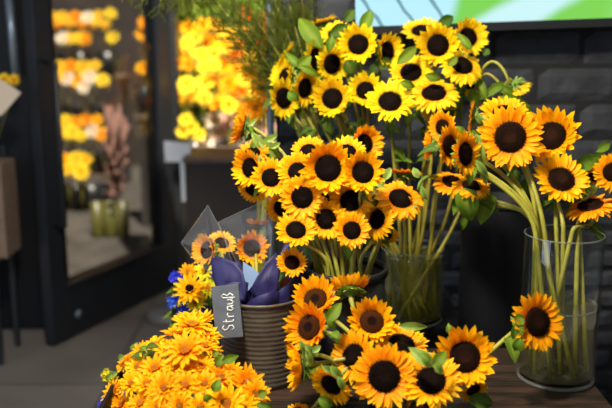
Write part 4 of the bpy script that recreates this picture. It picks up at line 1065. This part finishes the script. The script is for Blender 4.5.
# ------------------------------------------------------------------ sunlit flowers outside, right of the jamb
def far_bloom(c, R, n, label, group, m, idx, dm='disk_tan'):
    k = ('far', idx % 4, m)
    if k not in MESH:
        q = SP[idx % 4]; MESH[k] = q.mesh('bloom', m)
    o = link('sunflower', MESH[k], None, mtx=Matrix.Translation(c) @ n.to_track_quat('Z', 'Y').to_matrix().to_4x4() @ Matrix.Rotation(idx*1.3, 4, 'Z') @ Matrix.Scale(R, 4))
    tag(o, label, 'sunflower', group)
    if 'farstem' not in MESH:
        q = MB(); q.tube([(0, 0, 0), (0, 0, -.2), (0, 0, -.36)], .006, 5); MESH['farstem'] = q.mesh('stem', 'stem_olive')
    s_ = link('stem', MESH['farstem'], o); s_.matrix_local = o.matrix_basis.inverted() @ Matrix.Translation(c+Vector((0, .02, 0)))
    return o
def tier_stand(px0_, px1_, py, Y, label, n_buckets, depth=.35):
    """bench board with black buckets on it"""
    a = at_y(px0_, py, Y); b = at_y(px1_, py, Y)
    zt = a.z-.33
    root = empty('flower_bench', ((a.x+b.x)/2, Y+.1, 0), label, 'bench', 'flower benches outside'); hwid = (b.x-a.x)/2+.05
    q = MB(); q.box((-hwid, -depth/2, zt-.03), (hwid, depth/2, zt)); q.build('bench_top', 'counter_top', root, False)
    for sx in (-1, 1):
        for sy in (-1, 1):
            q = MB(); q.box((sx*(hwid-.05)-.025, sy*(depth/2-.04)-.025, 0), (sx*(hwid-.05)+.025, sy*(depth/2-.04)+.025, zt-.03)); q.build('leg', 'dark_wall', root, False)
    me = None
    for k in range(n_buckets):
        x = a.x+(b.x-a.x)*(k+.5)/n_buckets
        q = MB(); q.lathe([(.001, 0), (.085, 0), (.11, .22), (.104, .22), (.08, .005), (.001, .005)], 20)
        if me is None: me = q.mesh('flower_bucket', 'black_plastic')
        o = link('flower_bucket', me, None, loc=(x, Y+.1, zt)); tag(o, f'black bucket, {ordn[k]} from left on the {label}', 'bucket', 'buckets on the benches outside')
rnd = random.Random(3)
sr = [(28, 5.5, 'top', [200, 212, 225, 238, 190]), (40, 5.4, 'second', [183, 194, 206, 219, 231, 244, 256]), (54, 5.3, 'third', [179, 190, 202, 214, 227, 239, 251, 262]), (68, 5.2, 'fourth', [178, 190, 202, 214, 226, 238, 250, 262, 272]),
      (82, 5.15, 'fifth', [179, 190, 201, 213, 225, 237, 249, 260, 271]), (96, 5.1, 'sixth', [181, 192, 204, 216, 228, 240, 252, 264]), (108, 5.05, 'seventh', [214, 226, 238, 249])]
i = 0
for py, Y, rn, xs in sr:
    for j, px in enumerate(sorted(xs)):
        c = at_y(px+rnd.uniform(-4, 4), py+rnd.uniform(-5, 5), Y+rnd.uniform(-.12, .12))
        u_ = rnd.random(); m = ('petal_sunlit' if u_ < .6 else 'petal_gold') if px < 236 else ('petal_gold' if u_ < .55 else 'petal_deep_orange' if u_ < .8 else 'petal_sunlit')
        far_bloom(c, rnd.uniform(.048, .075), Vector((rnd.uniform(-.4, .3), -1, rnd.uniform(.3, .9))), f'sunlit bloom, {ordn[j]} from left in the {rn} row beyond the jamb', 'sunlit blooms beyond the jamb', m, i); i += 1
for px, py, lab in ((183, 132, 'sunlit yellow bloom lowest beside the jamb'), (192, 128, 'sunlit yellow bloom low, second from the jamb'), (186, 120, 'sunlit yellow bloom just above the lowest beside the jamb'), (199, 135, 'small sunlit yellow bloom above the counter end')):
    far_bloom(at_y(px, py, 5.0), .05, Vector((0, -1, .5)), lab, 'sunlit blooms beyond the jamb', 'petal_sunlit', i); i += 1
for k, (px, py, m, lab) in enumerate(((208, 140, 'petal_cream', 'cream bloom above the left end of the dark counter'), (222, 132, 'petal_pink', 'dusty pink bloom above the dark counter, between cream ones'), (238, 140, 'petal_cream', 'cream bloom above the middle of the dark counter'), (230, 120, 'petal_pink', 'dusty pink bloom under the sunlit mass'), (256, 132, 'petal_cream', 'cream bloom left of the high stray sunflower stem'), (214, 120, 'petal_cream', 'cream bloom under the lower edge of the sunlit mass'), (266, 128, 'petal_pink', 'dusty pink bloom behind the stray sunflower stem'))):
    far_bloom(at_y(px, py, 5.15), .07, Vector((0, -1, .5)), lab, 'pale blooms above the counter', m, k)
tier_stand(178, 285, 125, 5.15, 'sunlit bench beyond the jamb', 4, .3)
# dark foliage clump hedge behind the sunlit mass
def hedge(name, x0, x1, z0, z1, Y, n, label, L_=.12, m='leaf_dark'):
    r_ = random.Random(5); q = MB()
    for k in range(n):
        c = Vector((r_.uniform(x0, x1), Y+r_.uniform(-.12, .12), r_.uniform(z0, z1))); d = Vector((r_.uniform(-1, 1), r_.uniform(-1, .2), r_.uniform(-.4, 1)))
        mt = Matrix.Translation(c) @ frame(d, (r_.uniform(-.5, .5), -1, .5)); me = []
        W = L_*.28
        vs = [(0, 0, 0), (L_*.3, -W, .01), (L_*.3, W, .01), (L_*.7, -W*.8, 0), (L_*.7, W*.8, 0), (L_, 0, -.02)]
        q.add([mt @ Vector(v) for v in vs], [(0, 1, 2), (1, 3, 4, 2), (3, 5, 4)], [.3]*6)
    o = q.build(name, m, None, False); tag(o, label, 'foliage', None, 'stuff'); return o
a = at_y(172, 20, 5.75); b = at_y(300, 150, 5.75)
hedge('foliage', a.x, b.x, b.z-.1, a.z+.25, 5.75, 900, 'leafy greenery behind the sunlit blooms beyond the jamb', m='leaf_green')

# ------------------------------------------------------------------ flower shelves seen through the glass door
i = 0
tiers = [('top shelf', 8.4, [(26, 45, 57, 68, 80, 92, 104), (16, 40, 52, 63, 75, 87, 99, 110), (37, 62, 71, 78, 86, 112)], 35, 118),
         ('second shelf', 8.0, [(68, 38, 48, 60, 72, 84, 95), (79, 36, 46, 57, 68, 79, 90, 101), (90, 40, 84)], 33, 108),
         ('third shelf', 7.6, [(122, 54, 64, 75, 86, 98), (134, 50, 60, 71, 82, 92, 103)], 46, 110),
         ('lowest shelf', 7.2, [(161, 53, 63, 74, 85), (170, 58, 69, 80)], 48, 95)]
rw = ['back', 'middle', 'front']
for tn, Y, rws, x0, x1 in tiers:
    for ri, rowx in enumerate(rws):
        py = rowx[0]
        for j, px in enumerate(rowx[1:]):
            c = at_y(px+rnd.uniform(-1.5, 1.5), py+rnd.uniform(-3, 3), Y-.08*ri)
            m = 'petal_cream' if rnd.random() < (.3 if ri == 2 else .08) else ('petal_gold' if rnd.random() < .25 else 'petal_sunlit')
            far_bloom(c, rnd.uniform(.068, .088), Vector((rnd.uniform(-.3, .3), -1, rnd.uniform(.4, .9))), f'bloom {ordn[j]} from left in {rw[ri]} row of the {tn} behind the glass door', 'blooms on the shelves outside', m, i); i += 1
    tier_stand(x0, x1, rws[-1][0]+4, Y, f'wooden {tn} of blooms outside', 3, .3)
for px, py, lab in ((145, 22, 'yellow bloom at the top between door stile and jamb'), (143, 34, 'pale yellow bloom second from top between door stile and jamb'), (143, 68, 'yellow bloom midway between door stile and jamb')):
    far_bloom(at_y(px, py, 6.6), .07, Vector((0, -1, .5)), lab, 'blooms between stile and jamb', 'petal_gold', i); i += 1
tier_stand(139, 149, 72, 6.6, 'narrow bench between door stile and jamb', 1, .2)
# olive vase stems and dusty pink dried bunch
for k, (px, lab) in enumerate(((98, 'olive green glass vase on the floor, left of the three outside the door'), (111, 'olive green glass vase on the floor, middle of the three outside the door'), (124, 'olive green glass vase on the floor, right of the three outside the door'))):
    p = at_z(px, 240, 0); p.y = 6.3; p = at_y(px, 238, 6.3); mat_n = 'olive_glaze'
    if mat_n not in M: mat(mat_n, (.075, .07, .012), .4)
    vz = empty('olive_vase', (p.x, 6.3, 0), lab, 'vase', 'olive vases outside the door')
    q = MB(); q.lathe([(.001, 0), (.042, 0), (.046, .02), (.046, p.z+.28), (.042, p.z+.28), (.04, .02), (.001, .02)], 20); q.build('vase_body', mat_n, vz)
pk = at_y(116, 200, 6.35)
dp = empty('dried_bunch', (pk.x, 6.3, .40), 'tall dusty pink dried bunch above the olive vases outside the door', 'dried flowers')
q = MB(); r_ = random.Random(8)
for k in range(60):
    e = at_y(r_.uniform(104, 128), r_.uniform(105, 200), 6.3+r_.uniform(-.1, .1))-dp.location
    q.tube([(0, 0, 0), e*.6+Vector((0, 0, .02)), e], [.002, .004, .016], 5)
q.build('plumes', 'dried_pink' if 'dried_pink' in M else mat('dried_pink', (.20, .10, .075), .9).name, dp)
print('objects', len(COL.objects))
